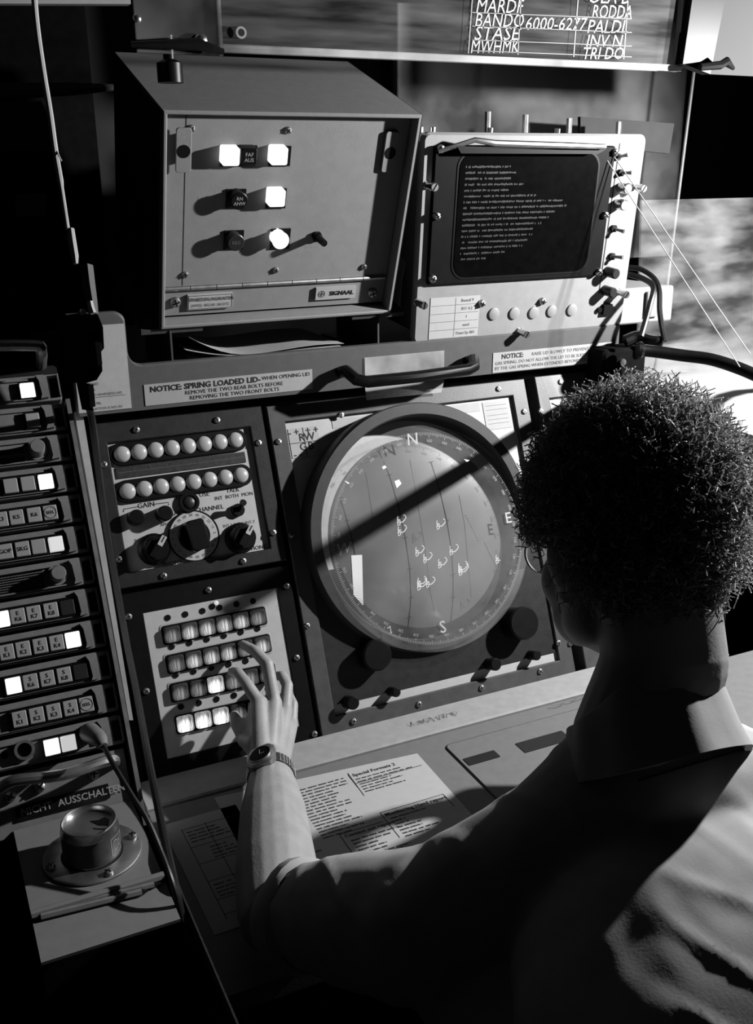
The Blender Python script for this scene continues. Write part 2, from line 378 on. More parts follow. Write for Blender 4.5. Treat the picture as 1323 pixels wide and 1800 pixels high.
# instruction sheets on the desk
def sheet(name, label, q, matn, z, seed, words=True, curl=0.0):
    x0, x1, y0, y1 = DESK.rect(*q); t = thing(name, label, 'paper', Matrix.Translation(((x0 + x1) / 2, (y0 + y1) / 2, z)))
    w, h2 = (x1 - x0) / 2, (y1 - y0) / 2
    obj('page', MB().box(-w, w, -h2, h2, 0, .0006), matn, t, sm=False)
    return t, w, h2
def printed(t, rnd, x, y, n, lh, wmax, m='ink', ragged=True, minw=.4):
    b = MB()
    for i in range(n):
        L_ = wmax * (rnd.uniform(minw, 1) if ragged else 1); xx = x
        while xx < x + L_:
            ww = rnd.uniform(.006, .018); hh = lh * .42
            k = xx
            while k < min(xx + ww, x + L_):
                b.box(k, k + .0011, y - i * lh - hh * rnd.uniform(.3, .5), y - i * lh + hh * rnd.uniform(.3, .55), .0007, .0009); k += .0017
            xx += ww + .003
    return obj('printed_lines', b, m, t, sm=False)
rnd = random.Random(3)
t, w_, h_ = sheet('instruction_sheet', 'bright printed instruction sheet on the desk beside the bare forearm', ((400, 1397), (733, 1325), (800, 1405), (500, 1600)), 'white_paper', DESKZ + .0002, 1)
# real size: right edge x -.112, far edge y -.118
X0, X1, Y0, Y1 = -.46, -.112, -.40, -.118
for o in list(t.children): bpy.data.objects.remove(o)
t.matrix_world = Matrix.Translation((0, 0, DESKZ + .0002))
pq = [DESK.uv(400, 1399), DESK.uv(733, 1325), (-.118, -.44), (-.45, -.415)]
b = MB(); b.poly([(pq[0][0] - .02, pq[0][1] + .004), pq[1], pq[2], pq[3]][::-1], 0, .0006); obj('page', b, 'white_paper', t, sm=False)
ca = DESK.uv(512, 1393); cb = DESK.uv(588, 1368)
printed(t, rnd, ca[0], -.128, 3, .0078, cb[0] - ca[0] + .012, ragged=False)
printed(t, rnd, ca[0], -.152, 14, .0078, cb[0] - ca[0] + .006, minw=.5)
text('Special Formats 2', 'ink', t, -.232, -.128, .001, .0105, align='LEFT', bold=.0002)
printed(t, rnd, -.232, -.140, 6, .0072, .105, minw=.35)
b = MB()
for (xa, ya, xb, yb) in ((cb[0] + .022, -.122, cb[0] + .022, -.16), (-.236, -.150, -.12, -.150), (-.236, -.118, -.238, -.185), (-.31, -.255, -.31, -.42), (-.235, -.235, -.235, -.30), (-.235, -.2345, -.128, -.2345), (-.128, -.2345, -.128, -.27), (-.31, -.2555, -.24, -.2555), (-.41, -.335, -.31, -.335), (-.31, -.327, -.235, -.327)):
    b.ribbon([(xa, ya, .0009), (xb, yb, .0009)], .0012)
obj('printed_rules', b, 'ink', t, sm=False)
text('Monitoring Hand report', 'ink', t, -.231, -.243, .001, .0105, align='LEFT', bold=.0002)
printed(t, rnd, -.227, -.254, 7, .0078, .06, m='ink', minw=.3)
text('Contact out report', 'ink', t, -.305, -.263, .001, .010, align='LEFT', bold=.0002)
printed(t, rnd, -.30, -.276, 6, .0080, .075, minw=.4)
text('by aoul', 'ink', t, -.348, -.302, .001, .010, align='LEFT', bold=.0002)
text('track report', 'ink', t, -.372, -.330, .001, .0105, align='LEFT', bold=.0002); text('S.Packet report', 'ink', t, -.306, -.321, .001, .0105, align='LEFT', bold=.0002)
printed(t, rnd, -.40, -.345, 5, .0085, .07, minw=.4); printed(t, rnd, -.30, -.337, 5, .0085, .07, minw=.4)
printed(t, rnd, -.405, -.276, 3, .0085, .06, minw=.4)
t2 = thing('instruction_sheet', 'dim printed table sheet in shadow on the left of the desk', 'paper', Matrix.Translation((-.475, -.22, DESKZ + .0002)) @ Matrix.Rotation(.02, 4, 'Z'))
obj('page', MB().box(-.058, .055, -.15, .10, 0, .0006), 'white_paper', t2, sm=False)
b = MB()
for y in (.075, .03, -.01, -.05, -.09, -.12): b.ribbon([(-.035, y, .0008), (.05, y, .0008)], .0012)
for x in (-.035, .0): b.ribbon([(x, .078, .0008), (x, -.13, .0008)], .001)
obj('printed_rules', b, 'ink', t2, sm=False)
printed(t2, rnd, -.03, .066, 4, .008, .075); printed(t2, rnd, -.01, .02, 4, .008, .05); printed(t2, rnd, -.03, -.06, 4, .008, .06)

# ================================================================= talk panel (upper left of the sloping front)
def P(x, y, h=0.0): return PANEL.uv(x, y, h)
FH = .005; PHT = -.003
tp = thing('intercom_talk_panel', 'talk panel with sixteen round white lamp caps, two dark rows, knobs below', 'control panel', PANEL.mat())
fo = PANEL.rect((166, 742), (459, 716), (504, 983), (206, 1038), FH); fi = PANEL.rect((187, 780), (438, 749), (477, 961), (229, 1009), FH)
obj('frame', MB().frame(fo, fi, -.028, FH, .0015), 'frame_dark', tp)
obj('plate', MB().box(fi[0] - .004, fi[1] + .004, fi[2] - .004, fi[3] + .004, -.026, PHT), 'panel_grey', tp, sm=False)
b = MB(); b.dome(0, 0, .0132, .004, .0065, 20, 5); CAPM = mk(b, 'lamp_cap')
def lamp_row(pa, pb, n=8):
    A = P(*pa, PHT + .012); B = P(*pb, PHT + .012)
    ang = math.atan2(B[1] - A[1], B[0] - A[0]); L_ = math.hypot(B[0] - A[0], B[1] - A[1])
    c = ((A[0] + B[0]) / 2, (A[1] + B[1]) / 2)
    b = MB(); b.rp(c[0], c[1], L_ + .040, .037, .0185, PHT, PHT + .006, .001, seg=8, rot=ang); ls = obj('lamp_strip', b, 'black', tp)
    for k in range(n):
        share('lamp_cap', CAPM, ls, (A[0] + (B[0] - A[0]) * k / (n - 1), A[1] + (B[1] - A[1]) * k / (n - 1), PHT + .002))
lamp_row((215.8, 797.5), (415.5, 772.5)); lamp_row((225.4, 863), (425, 834.5))
x0, x1, y0, y1 = PANEL.rect((203, 823), (429, 794), (432, 812), (206, 843), PHT)
ds = obj('designation_strip', MB().box(x0, x1, y0, y1, PHT, PHT + .002), 'strip_dark', tp, sm=False)
for k in range(1, 8): obj('cell_line', MB().box(x0 + (x1 - x0) * k / 8 - .0005, x0 + (x1 - x0) * k / 8 + .0005, y0 + .008, y1 - .004, PHT + .002, PHT + .0025), 'grid_line', ds, sm=False)
obj('cell_line', MB().box(x0 + .003, x1 - .003, (y0 + y1) / 2 - .0005, (y0 + y1) / 2 + .0005, PHT + .002, PHT + .0025), 'grid_line', ds, sm=False)
def knob(parent, px, py, r, hgt, base=PHT, name='knob', m='black', n=20, pl=PANEL, ch=.002):
    x, y = pl.uv(px, py, base + hgt); return obj(name, MB().cyl(x, y, r, base, base + hgt, n, ch), m, parent), x, y
knob(tp, 291, 902, .0125, .026, name='gain_knob'); knob(tp, 241, 909, .0125, .026, name='gain_knob')
x, y = P(333, 883, PHT + .006); b = MB(); b.ring(x, y, .0165, .0115, PHT, PHT + .007, 24); o = obj('in_use_lamp', b, 'black', tp); b = MB(); b.dome(x, y, .0115, PHT + .002, .006); obj('lens', b, 'cap_dark', o)
# channel dial with bar knob
x, y = P(341, 942, PHT + .004); b = MB(); b.cyl(x, y, .041, PHT, PHT + .004, 40, .001); o = obj('channel_dial', b, 'panel_grey', tp)
b = MB(); b.ring(x, y, .0425, .0405, PHT, PHT + .0045, 48); obj('dial_rim', b, 'black', o)
for k in range(20):
    a = 2 * math.pi * k / 20; text('%d' % ((k % 10) * 10), 'ink_grey', o, x + .0345 * math.cos(a), y + .0345 * math.sin(a), PHT + .0043, .0062, rot=a - math.pi / 2)
b = MB(); b.cyl(x, y, .026, PHT + .004, PHT + .010, 28, .001); obj('dial_hub', b, 'black', o)
b = MB(); b.rp(x, y, .030, .050, .006, PHT + .010, PHT + .036, .002, rot=.12); obj('bar_knob', b, 'black', o)
def pointer_knob(px, py, ang):
    x, y = P(px, py, PHT + .030); b = MB(); b.lathe([(.026, PHT), (.026, PHT + .006), (.021, PHT + .010), (.0195, PHT + .030), (.018, PHT + .032)], x, y, 24); o = obj('rotary_knob', b, 'black', tp)
    b = MB(); b.rp(x, y, .012, .034, .004, PHT + .032, PHT + .040, .001, rot=ang); obj('grip', b, 'black', o)
    dx, dy = -math.sin(ang) * .013, math.cos(ang) * .013
    b = MB(); b.rp(x + dx, y + dy, .0085, .017, .001, PHT + .0401, PHT + .0409, rot=ang); p = obj('white_pointer', b, 'white_paint', o)
    b = MB(); b.rp(x + dx * 1.2, y + dy * 1.2, .0018, .010, .0005, PHT + .0409, PHT + .0413, rot=ang); obj('index_line', b, 'ink', p)
pointer_knob(276, 964, -.65); pointer_knob(430, 944, -.65)
x, y = P(420, 896, PHT + .01); b = MB(); b.cyl(x, y, .011, PHT, PHT + .008, 12, .001); o = obj('toggle_switch', b, 'black', tp); b = MB(); b.tube([(x, y, PHT + .006), (x + .003, y + .006, PHT + .018), (x + .004, y + .010, PHT + .028)], [.004, .004, .006], 10); obj('lever', b, 'black', o)
def ptx(s, px, py, size, h=PHT, m='ink', par=None, **k): x, y = P(px, py, h); return text(s, m, par or tp, x, y, h + .0005, size, **k)
ptx('GAIN', 257, 888, .0115); ptx('IN', 311, 876, .0095); ptx('USE', 359, 869, .0105); ptx('RADIO', 316, 901, .0105); ptx('CHANNEL', 368, 894, .0105)
ptx('TALK', 409, 862, .0095); ptx('INT  BOTH  MON', 411, 872, .0085); ptx('APH', 289, 922, .007); ptx('PHONE', 303, 990, .0095); ptx('PHONE', 452, 963, .0095)
ptx('INT-3 INT-4', 256, 948, .007, m='ink_grey'); ptx('INT-5 INT-6 INT-7', 420, 921, .007, m='ink_grey')
b = MB()
for q in (((217, 900), (217.5, 895), (243, 890.5)), ((269, 886.5), (296, 883), (296.5, 888))): b.ribbon([P(*p, PHT) + (PHT + .0005,) for p in q], .0011)
obj('gain_bracket', b, 'ink', tp, sm=False)
for px, py in ((240, 755), (382, 738), (455, 778), (481, 936), (428, 986), (288, 1012), (183, 816), (210, 983)): x, y = P(px, py, FH + .003); screw(tp, x, y, FH)

# ================================================================= key panel (lower left)
kp = thing('key_panel', 'grey panel of back-lit keys in black frame under the reaching hand', 'control panel', PANEL.mat())
KH = .004; KP = .002
fo = PANEL.rect((208, 1046), (508, 993), (557, 1298), (258, 1372), KH); fi = PANEL.rect((250, 1079), (486, 1033), (528, 1278), (296, 1332), KH)
obj('frame', MB().frame(fo, fi, -.028, KH, .0012), 'black', kp)
obj('plate', MB().box(fi[0] - .003, fi[1] + .003, fi[2] - .003, fi[3] + .003, -.024, KP), 'panel_grey', kp, sm=False)
rows = [((303, 1115), (453, 1084.5)), ((310, 1166), (461, 1133)), ((317, 1216), (470, 1184)), ((326, 1272), (480, 1238))]
lev = [['key_low', 'key_mid', 'key_mid', 'key_mid', 'key_mid', 'key_low'], ['key_low', 'key_mid', 'key_mid', 'key_mid', 'key_low', 'key_mid'], ['key_low', 'key_low', 'key_high', 'key_low', 'key_low', 'key_low'], ['key_high', 'key_high', 'key_high', 'key_low', 'key_low', 'key_low']]
KEYM = {}
for m_ in ('key_low', 'key_mid', 'key_high'):
    b = MB(); b.rp(0, 0, .0255, .0255, .004, -.006, .008, .002); KEYM[m_] = mk(b, m_)
b = MB(); b.cyl(0, 0, .005, -.001, .0006, 16); HOLE = mk(b, 'black', False)
hm = HOLE
for ri, (pa, pb) in enumerate(rows):
    A = P(*pa, KP + .006); B = P(*pb, KP + .006); ang = math.atan2(B[1] - A[1], B[0] - A[0]); L_ = math.hypot(B[0] - A[0], B[1] - A[1]); c = ((A[0] + B[0]) / 2, (A[1] + B[1]) / 2)
    b = MB(); b.rp(c[0], c[1], L_ + .036, .036, .006, KP - .004, KP + .0012, .0005, rot=ang); bz = obj('key_bezel', b, 'white_label', kp)
    b = MB(); b.rp(c[0], c[1], L_ + .032, .031, .005, KP, KP + .0016, rot=ang); obj('key_slot', b, 'black', bz)
    for k in range(6):
        x, y = A[0] + (B[0] - A[0]) * k / 5, A[1] + (B[1] - A[1]) * k / 5
        share('key_cap', KEYM[lev[ri][k]], kp, (x, y, KP + .002), ang)
        share('indicator_hole', HOLE, kp, (x - .002, y + .0272, KP + .0006))
x, y = P(373, 1066, KP); share('indicator_hole', HOLE, kp, (x, y, KP + .0006)); x, y = P(380, 1060, KP); obj('lit_indicator', MB().dome(x, y, .004, KP, .003, 12, 3), 'lit_mid', kp)
for px, py in ((226, 1084), (503, 1030), (521, 1156), (257, 1215), (366, 1037), (552, 1290)): x, y = P(px, py, KH); o = screw(kp, x, y, KH); 

# ================================================================= radar display unit (centre)
rd = thing('radar_display', 'round radar scope in hooded black bezel within a square dark frame', 'radar display', PANEL.mat())
RH = .006; RP = -.002
fo = PANEL.rect((473, 713), (924, 666), (1010, 1186), (560, 1293), RH); fi = PANEL.rect((499, 743), (908, 693), (976, 1161), (592, 1260), RH)
obj('frame', MB().frame(fo, fi, -.028, RH, .0015), 'frame_mid', rd)
obj('plate', MB().box(fi[0] - .003, fi[1] + .003, fi[2] - .003, fi[3] + .003, -.027, RP), 'panel_grey', rd, sm=False)
cx, cy = .0125, 0.0
sy1 = P(632, 1234, RP)[1]; obj('dark_subplate', MB().box(fi[0] + .001, fi[1] - .001, (sy1 + P(903, 1157, RP)[1]) / 2, -.045, RP, RP + .003), 'frame_dark', rd, sm=False)
tcx, tcy = .0165, -.014
def rimh(y): return .0365 + (y / .218) * .0215          # hood stands higher at the top
n = 96
def circ(r, f, ox=cx, oy=cy): return [(ox + r * math.cos(2 * math.pi * k / n), oy + r * math.sin(2 * math.pi * k / n), f(r * math.sin(2 * math.pi * k / n))) for k in range(n)]
b = MB(); b.loops([circ(.221, lambda y: RP), circ(.2195, lambda y: rimh(y) - .004), circ(.217, rimh), circ(.199, rimh), circ(.197, lambda y: rimh(y) - .003), circ(.196, lambda y: -.02)], closed=True)
obj('bezel_hood', b, 'bezel', rd)
obj('tube_surround', MB().cyl(cx, cy, .1955, -.026, -.012, 72), 'black_matt', rd)
b = MB(); b.lathe([(.1845, -.013)] + [(.184 * math.cos(a), -.006 + .016 * math.sin(a)) for a in np.linspace(0, 1.55, 9)], tcx, tcy, 72, cap0=False); crt = obj('cathode_ray_screen', b, 'crt_face', rd)
gx, gy, GH = .020, -.020, .030
b = MB(); b.lathe([(.2015, GH - .004), (.202, GH - .003), (.202, GH - .001), (.2015, GH)], gx, gy, 96); gl = obj('plotting_glass', b, 'plexi', rd)
b = MB()
for k in range(360):
    a = math.radians(k); l0 = .1835 if k % 5 else .181
    if k % 10 == 0: l0 = .179
    c, s_ = math.cos(a), math.sin(a); r0, r1_ = l0, .1885; wv = .00035
    b.add([(gx + r0 * c - wv * s_, gy + r0 * s_ + wv * c, GH + .0003), (gx + r1_ * c - wv * s_, gy + r1_ * s_ + wv * c, GH + .0003), (gx + r1_ * c + wv * s_, gy + r1_ * s_ - wv * c, GH + .0003), (gx + r0 * c + wv * s_, gy + r0 * s_ - wv * c, GH + .0003)], [(0, 3, 2, 1)])
obj('degree_scale', b, 'white_label', gl, sm=False)
for k in range(36):
    a = math.pi / 2 - math.radians(10 * k) + .17; text('%03d' % (10 * k), 'white_label', gl, gx + .1735 * math.cos(a), gy + .1735 * math.sin(a), GH + .0003, .0068, rot=a - math.pi / 2, name='degree_number')
def gtx(s, px, py, size, m='white_paint', **k): x, y = P(px, py, GH); text(s, m, gl, x, y, GH + .0004, size, name='grease_letter', **k)
gtx('N', 724, 773, .030, shear=.1, bold=.0002); gtx('W', 603, 965, .026, shear=.2); gtx('E', 893, 911, .028, bold=.0003); gtx('S', 778, 1103, .030, bold=.0002); gtx('7', 686, 1108, .018, rot=.4)
def crth(x, y):
    r = min(math.hypot(x - tcx, y - tcy) / .184, .999); return -.006 + .016 * math.sqrt(1 - r * r)
def cpt(px, py):
    h_ = .004
    for _ in range(3): x, y = P(px, py, h_); h_ = crth(x, y)
    return (x, y, h_ + .0006)
glyph = [(-8, 9), (-9, 4), (-5, 1), (-9, -3), (-8, -9), (-4, -6), (-3, -2), (1, -2), (5, 2), (8, 7), (6, 11), (3, 12)]
def track(px, py, s=.9, m='trace'):
    b = MB(); b.ribbon([cpt(px + gx_ * s, py - gy_ * s) for gx_, gy_ in glyph], .0016); b.ribbon([cpt(px + gx_ * s, py - gy_ * s) for gx_, gy_ in ((-9, 2), (-4, 3), (-3, -2), (-8, -3), (-9, 2))], .0014); obj('track_symbol', b, m, crt, sm=False)
for px, py in ((706, 916), (707, 934), (775, 923), (738, 970), (752, 982), (778, 991), (798, 968), (742, 1024), (757, 1025), (879, 983)): track(px, py)
for px, py in ((814, 999), (815, 1003), (742, 1029)): track(px, py, 1.0)
track(818, 1064, .9, 'trace_dim'); track(734, 946, .9, 'trace_dim')
for pts in ([(693, 846), (701, 843), (705, 850), (697, 858)], [(671, 821), (676, 818), (679, 822), (673, 825)], [(605, 845), (614, 849), (611, 851)], [(815, 807), (825, 809), (820, 812)]):
    b = MB(); b.add([cpt(*p) for p in pts], [tuple(range(len(pts)))]); obj('radar_echo', b, 'trace_beam', crt, sm=False)
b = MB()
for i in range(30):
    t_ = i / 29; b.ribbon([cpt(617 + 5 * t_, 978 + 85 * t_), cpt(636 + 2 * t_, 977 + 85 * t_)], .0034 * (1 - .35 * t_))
obj('painted_glare_bar', b, 'trace', crt, sm=False)  # glowing patch painted on the tube in place of a lamp reflection
b = MB()
for q in ([(665, 793), (684, 835), (700, 890), (712, 945), (720, 1000), (722, 1050), (719, 1085), (716, 1108)], [(757, 812), (772, 860), (785, 915), (793, 965), (796, 1010), (796, 1050), (792, 1092)], [(598, 875), (610, 915), (619, 950), (624, 975)]):
    b.ribbon([cpt(*p) for p in q], .0016)
    for k in range(len(q) - 1): b.ribbon([cpt(q[k][0] - 4, q[k][1] + 1), cpt(q[k][0] + 4, q[k][1] - 1)], .0012)
for q in ([(720, 808), (733, 880), (746, 960), (756, 1040), (764, 1080)], [(806, 870), (816, 920), (822, 990), (828, 1050)], [(642, 830), (652, 890), (656, 915)]): b.ribbon([cpt(*p) for p in q], .0006)  # thin lines are painted reflections of the graticule
obj('range_and_reflection_lines', b, 'ink', crt, sm=False)
b = MB()
for i in range(10): b.ribbon([cpt(818 + 2.4 * i, 905 + 4.8 * i), cpt(819 + 2.4 * i, 907.5 + 4.8 * i)], .0014)
b.ribbon([cpt(851, 953), cpt(862, 976), cpt(874, 1000)], .0016); obj('dotted_trace', b, 'trace_dim', crt, sm=False)
# cards and knobs on the plate
x0, x1, y0, y1 = PANEL.rect((506, 755), (559, 748), (563, 800), (513, 806), RP); o = obj('letter_card', MB().box(x0, x1, y0, y1, RP, RP + .001), 'white_label', rd, sm=False)
b = MB(); b.box((x0 + x1) / 2 - .0005, (x0 + x1) / 2 + .0005, y0, y1, RP + .001, RP + .0014); b.box(x0, x1, (y0 + y1) / 2 - .0005, (y0 + y1) / 2 + .0005, RP + .001, RP + .0014); obj('grid_lines', b, 'ink', o, sm=False)
for s_, fx, fy, sz in (('R', .42, .66, .019), ('W', .68, .66, .019), ('G', .42, .34, .019), ('B', .68, .34, .019), ('- +', .18, .86, .017), ('+ +', .80, .87, .017), ('- -', .2, .11, .017)): text(s_, 'ink', o, x0 + (x1 - x0) * fx, y0 + (y1 - y0) * fy, RP + .0014, sz, bold=.0002)
x0, x1, y0, y1 = PANEL.rect((844, 709), (893, 702), (899, 751), (858, 756), RP); o = obj('index_card', MB().box(x0, x1, y0, y1, RP, RP + .001), 'white_paper', rd, sm=False)
b = MB()
for fy in (.85, .7, .5, .35, .2): b.box(x0 + .006, x1 - .006, y0 + (y1 - y0) * fy, y0 + (y1 - y0) * fy + .0006, RP + .001, RP + .0013)
obj('printed_lines', b, 'grid_line', o, sm=False)
x0, x1, y0, y1 = PANEL.rect((583, 737), (842, 708), (843, 723), (584, 753), RP); obj('paper_strip', MB().box(x0, x1, y0, y1, RP, RP + .0008), 'white_label', rd, sm=False)
for px, py, r, hg in ((697, 1217, .0085, .028), (944, 1152, .0095, .026), (872, 1168, .0115, .030), (621, 1236, .0115, .030)): knob(rd, px, py, r, hg, RP, 'push_knob')
for px, py, r, hg in ((922, 1095, .031, .040), (664, 1152, .027, .034)): o, x, y = knob(rd, px, py, r, hg, RP, 'range_knob', ch=.003)
for px, py in ((490, 776), (600, 729), (877, 683), (922, 723), (943, 858), (982, 1130), (950, 1180), (847, 1209), (737, 1238), (622, 1268), (512, 940), (540, 1100)): x, y = P(px, py, RH + .003); screw(rd, x, y, RH)

# ================================================================= right-hand panel, mostly behind the head
rp_ = thing('instrument_unit', 'narrow grey instrument panel right of the radar scope, half hidden by curly hair', 'control panel', PANEL.mat())
fo = PANEL.rect((938, 663), (1120, 642), (1180, 1150), (1026, 1184), RH)
x0, x1, y0, y1 = fo; x0 = PANEL.uv(936, 663, RH)[0] + .004; 
fi = (x0 + .026, x1 - .02, y0 + .09, y1 - .045)
obj('frame', MB().frame((x0, x1, y0, y1), fi, -.028, RH, .0015), 'frame_mid', rp_); obj('plate', MB().box(fi[0] - .003, fi[1] + .003, fi[2] - .003, fi[3] + .003, -.027, RP), 'panel_grey', rp_, sm=False)
b = MB(); x, y = P(975, 692, RP); b.rp(x + .05, y, .12, .022, .004, RP, RP + .0015); obj('label_strip', b, 'white_label', rp_, sm=False)
for px, py in ((986, 671), (951, 722), (961, 880), (1003, 1131)): x, y = P(px, py, RH + .003); screw(rp_, x, y, RH)
for k in range(3): x, y = fi[0] + .03 + .05 * k, fi[2] + .08; obj('knob', MB().cyl(x, y, .012, RP, RP + .022, 18, .002), 'black', rp_)
# ================================================================= remote control box (upper left)
bx = thing('control_box', 'grey remote control box with sides painted black for shade and lit square buttons', 'control box', BOX.mat())
BWd, BHt = .406, .338; D0 = -.30; RC = -.024; T = .006
# housing: hollow shell (top, bottom, sides, back)
b = MB(); b.frame((0, BWd, 0, BHt), (T, BWd - T, T, BHt - T), D0, 0, .0015); obj('housing', b, 'box_grey', bx)
b = MB(); b.box(-.003, 0, .001, BHt - .001, D0, -.004); obj('side_shade_sheet', b, 'cabinet_black', bx, sm=False)  # black sheets over the side walls paint in their shade
b = MB(); b.box(BWd, BWd + .003, .001, BHt - .001, D0, -.004); obj('side_shade_sheet', b, 'cabinet_black', bx, sm=False)
b = MB(); b.box(T, BWd - T, T, BHt - T, D0, D0 + .004); obj('back_plate', b, 'cabinet_black', bx, sm=False)
def B(x, y, h=RC): return BOX.uv(x, y, h)
hy = (B(296, 506)[1] + B(651, 489)[1]) / 2; lowy = (B(293, 552)[1] + B(640, 536)[1]) / 2
fp = obj('front_panel', MB().box(T + .001, BWd - T - .001, hy + .003, BHt - T - .001, RC - .006, RC), 'box_grey', bx, sm=False)
lp_ = obj('lower_panel', MB().box(T + .001, BWd - T - .001, lowy, hy - .003, RC - .006, RC - .001), 'box_grey', bx, sm=False)
sx = B(325, 300)[0]; obj('seam', MB().box(sx - .0006, sx + .0006, hy + .004, BHt - T - .002, RC, RC + .0003), 'ink', fp, sm=False)
for k in range(9):
    xa = T + .003 + (BWd - 2 * T - .006) * k / 9; xb = T + .003 + (BWd - 2 * T - .006) * (k + 1) / 9 - .0012
    obj('hinge_knuckle', MB().tube([(xa, hy, RC + .002), ((xa + xb) / 2, hy, RC + .002), (xb, hy, RC + .002)], .0038, 10), 'steel_dull', bx)
def socket(px, py, s=.030):
    x, y = B(px, py); o = obj('button_base', MB().rp(x, y, s, s, .001, RC, RC + .003), 'black', bx, sm=False); return o, x, y
def square_button(px, py, tx, ty, m, txt=None):
    x, y = B(tx, ty, RC + .018); b = MB(); b.rp(x, y, .026, .026, .003, RC, RC + .018, .002); o = obj('square_button', b, m, bx)
    if txt: text(txt, 'cap_grey', o, x, y, RC + .0185, .008, bold=.0001)
    return o
def base_rect(pxa, pya, pxb, pyb):
    a = B(pxa, pya); c = B(pxb, pyb); obj('button_base', MB().box(a[0], c[0], c[1], a[1], RC, RC + .003), 'black', bx, sm=False)
base_rect(388, 255, 449, 291); base_rect(474, 256, 508, 291); base_rect(398, 332, 430, 365); base_rect(469, 331, 500, 365); base_rect(394, 405, 426, 437); base_rect(477, 402, 507, 436)
square_button(405, 268, 407, 277, 'lit_bright'); square_button(436, 272, 438, 277, 'black', 'FAF\nAUS'); square_button(489, 270, 492, 276, 'lit_bright'); square_button(484, 347, 488, 350, 'lit_bright')
def round_button(tx, ty, m, txt=None, tm='cap_grey'):
    x, y = B(tx, ty, RC + .021); b = MB(); b.lathe([(.0125, RC), (.0125, RC + .017), (.0138, RC + .017), (.0138, RC + .020), (.0125, RC + .021)], x, y, 22); o = obj('round_button', b, m, bx)
    if txt: text(txt, tm, o, x, y, RC + .0215, .0075, bold=.0001)
round_button(421, 354, 'black', 'RN\nANW'); round_button(415, 427, 'cap_dark', 'REG', 'ink_grey'); round_button(494, 424, 'lit_bright')
x, y = B(556, 415); b = MB(); b.cyl(x, y, .009, RC, RC + .006, 6); o = obj('toggle_switch', b, 'black', bx); x2, y2 = B(570, 428, RC + .032); obj('lever', MB().tube([(x, y, RC + .004), ((x + x2) / 2, (y + y2) / 2, RC + .018), (x2, y2, RC + .032)], [.0065, .006, .0055], 10), 'black', o)
for px, py in ((507, 230), (485, 476), (326, 484), (337, 227), (640, 470)): x, y = B(px, py, RC + .003); screw(fp, x, y, RC)
text('ELEKTRO', 'white_label', fp, *B(363, 349), RC + .0004, .006); text('LAMPEN', 'white_label', fp, *B(548, 434), RC + .0004, .006)
for px, py, hh in ((323, 265, RC + .014), (686, 268, RC + .006)):
    x, y = B(px, py, hh); o = obj('catch_plate', MB().rp(x, y, .023, .064, .004, hh - .003, hh, .0008), 'box_grey', bx); obj('catch_hole', MB().cyl(x, y - .001, .0095, hh - .001, hh + .0006, 18), 'black', o, sm=False); obj('catch_post', MB().box(x - .008, x + .006, y - .02, y + .02, RC, hh - .003), 'black', o, sm=False)
x0, x1, y0, y1 = BOX.rect((330, 520), (409, 515), (408, 540), (330, 546), RC + .004); o = obj('name_plate', MB().box(x0, x1, y0, y1, RC - .001, RC + .004), 'panel_grey', lp_, sm=False)
text('FERNBEDIENUNGSKASTEN', 'ink', o, (x0 + x1) / 2, y0 + (y1 - y0) * .68, RC + .0045, .0078, sx=.82, bold=.0001); text('(WM25)  REG.NR. 041/0172', 'ink', o, (x0 + x1) / 2, y0 + (y1 - y0) * .28, RC + .0045, .0068, sx=.8)
b = MB(); [b.box(*q, RC + .004, RC + .0043) for q in ((x0 + .001, x1 - .001, y0 + .001, y0 + .0016), (x0 + .001, x1 - .001, y1 - .0016, y1 - .001), (x0 + .001, x0 + .0016, y0 + .001, y1 - .001), (x1 - .0016, x1 - .001, y0 + .001, y1 - .001))]; obj('plate_border', b, 'ink', o, sm=False)
x0, x1, y0, y1 = BOX.rect((555, 507), (625, 503), (625, 523), (555, 528), RC + .004); o = obj('maker_plate', MB().box(x0, x1, y0, y1, RC - .001, RC + .004), 'white_label', lp_, sm=False)
text('SIGNAAL', 'ink', o, x0 + (x1 - x0) * .64, (y0 + y1) / 2, RC + .0046, .0105, bold=.0004, sx=1.05)
lx, ly = x0 + .0105, (y0 + y1) / 2; b = MB(); b.ring(lx, ly, .0062, .0052, RC + .004, RC + .0045, 24); b.ring(lx, ly, .0030, .0022, RC + .004, RC + .0045, 16); b.box(lx - .0062, lx + .0062, ly - .0004, ly + .0004, RC + .004, RC + .0045); b.box(lx - .0004, lx + .0004, ly - .0062, ly + .0062, RC + .004, RC + .0045); obj('round_cross_emblem', b, 'ink_grey', o, sm=False)
for px, py in ((308, 531), (654, 515)):
    x, y = B(px, py); q = screw(lp_, x, y, RC - .001, .3); q.scale = (1.6, 1.6, 1.6)
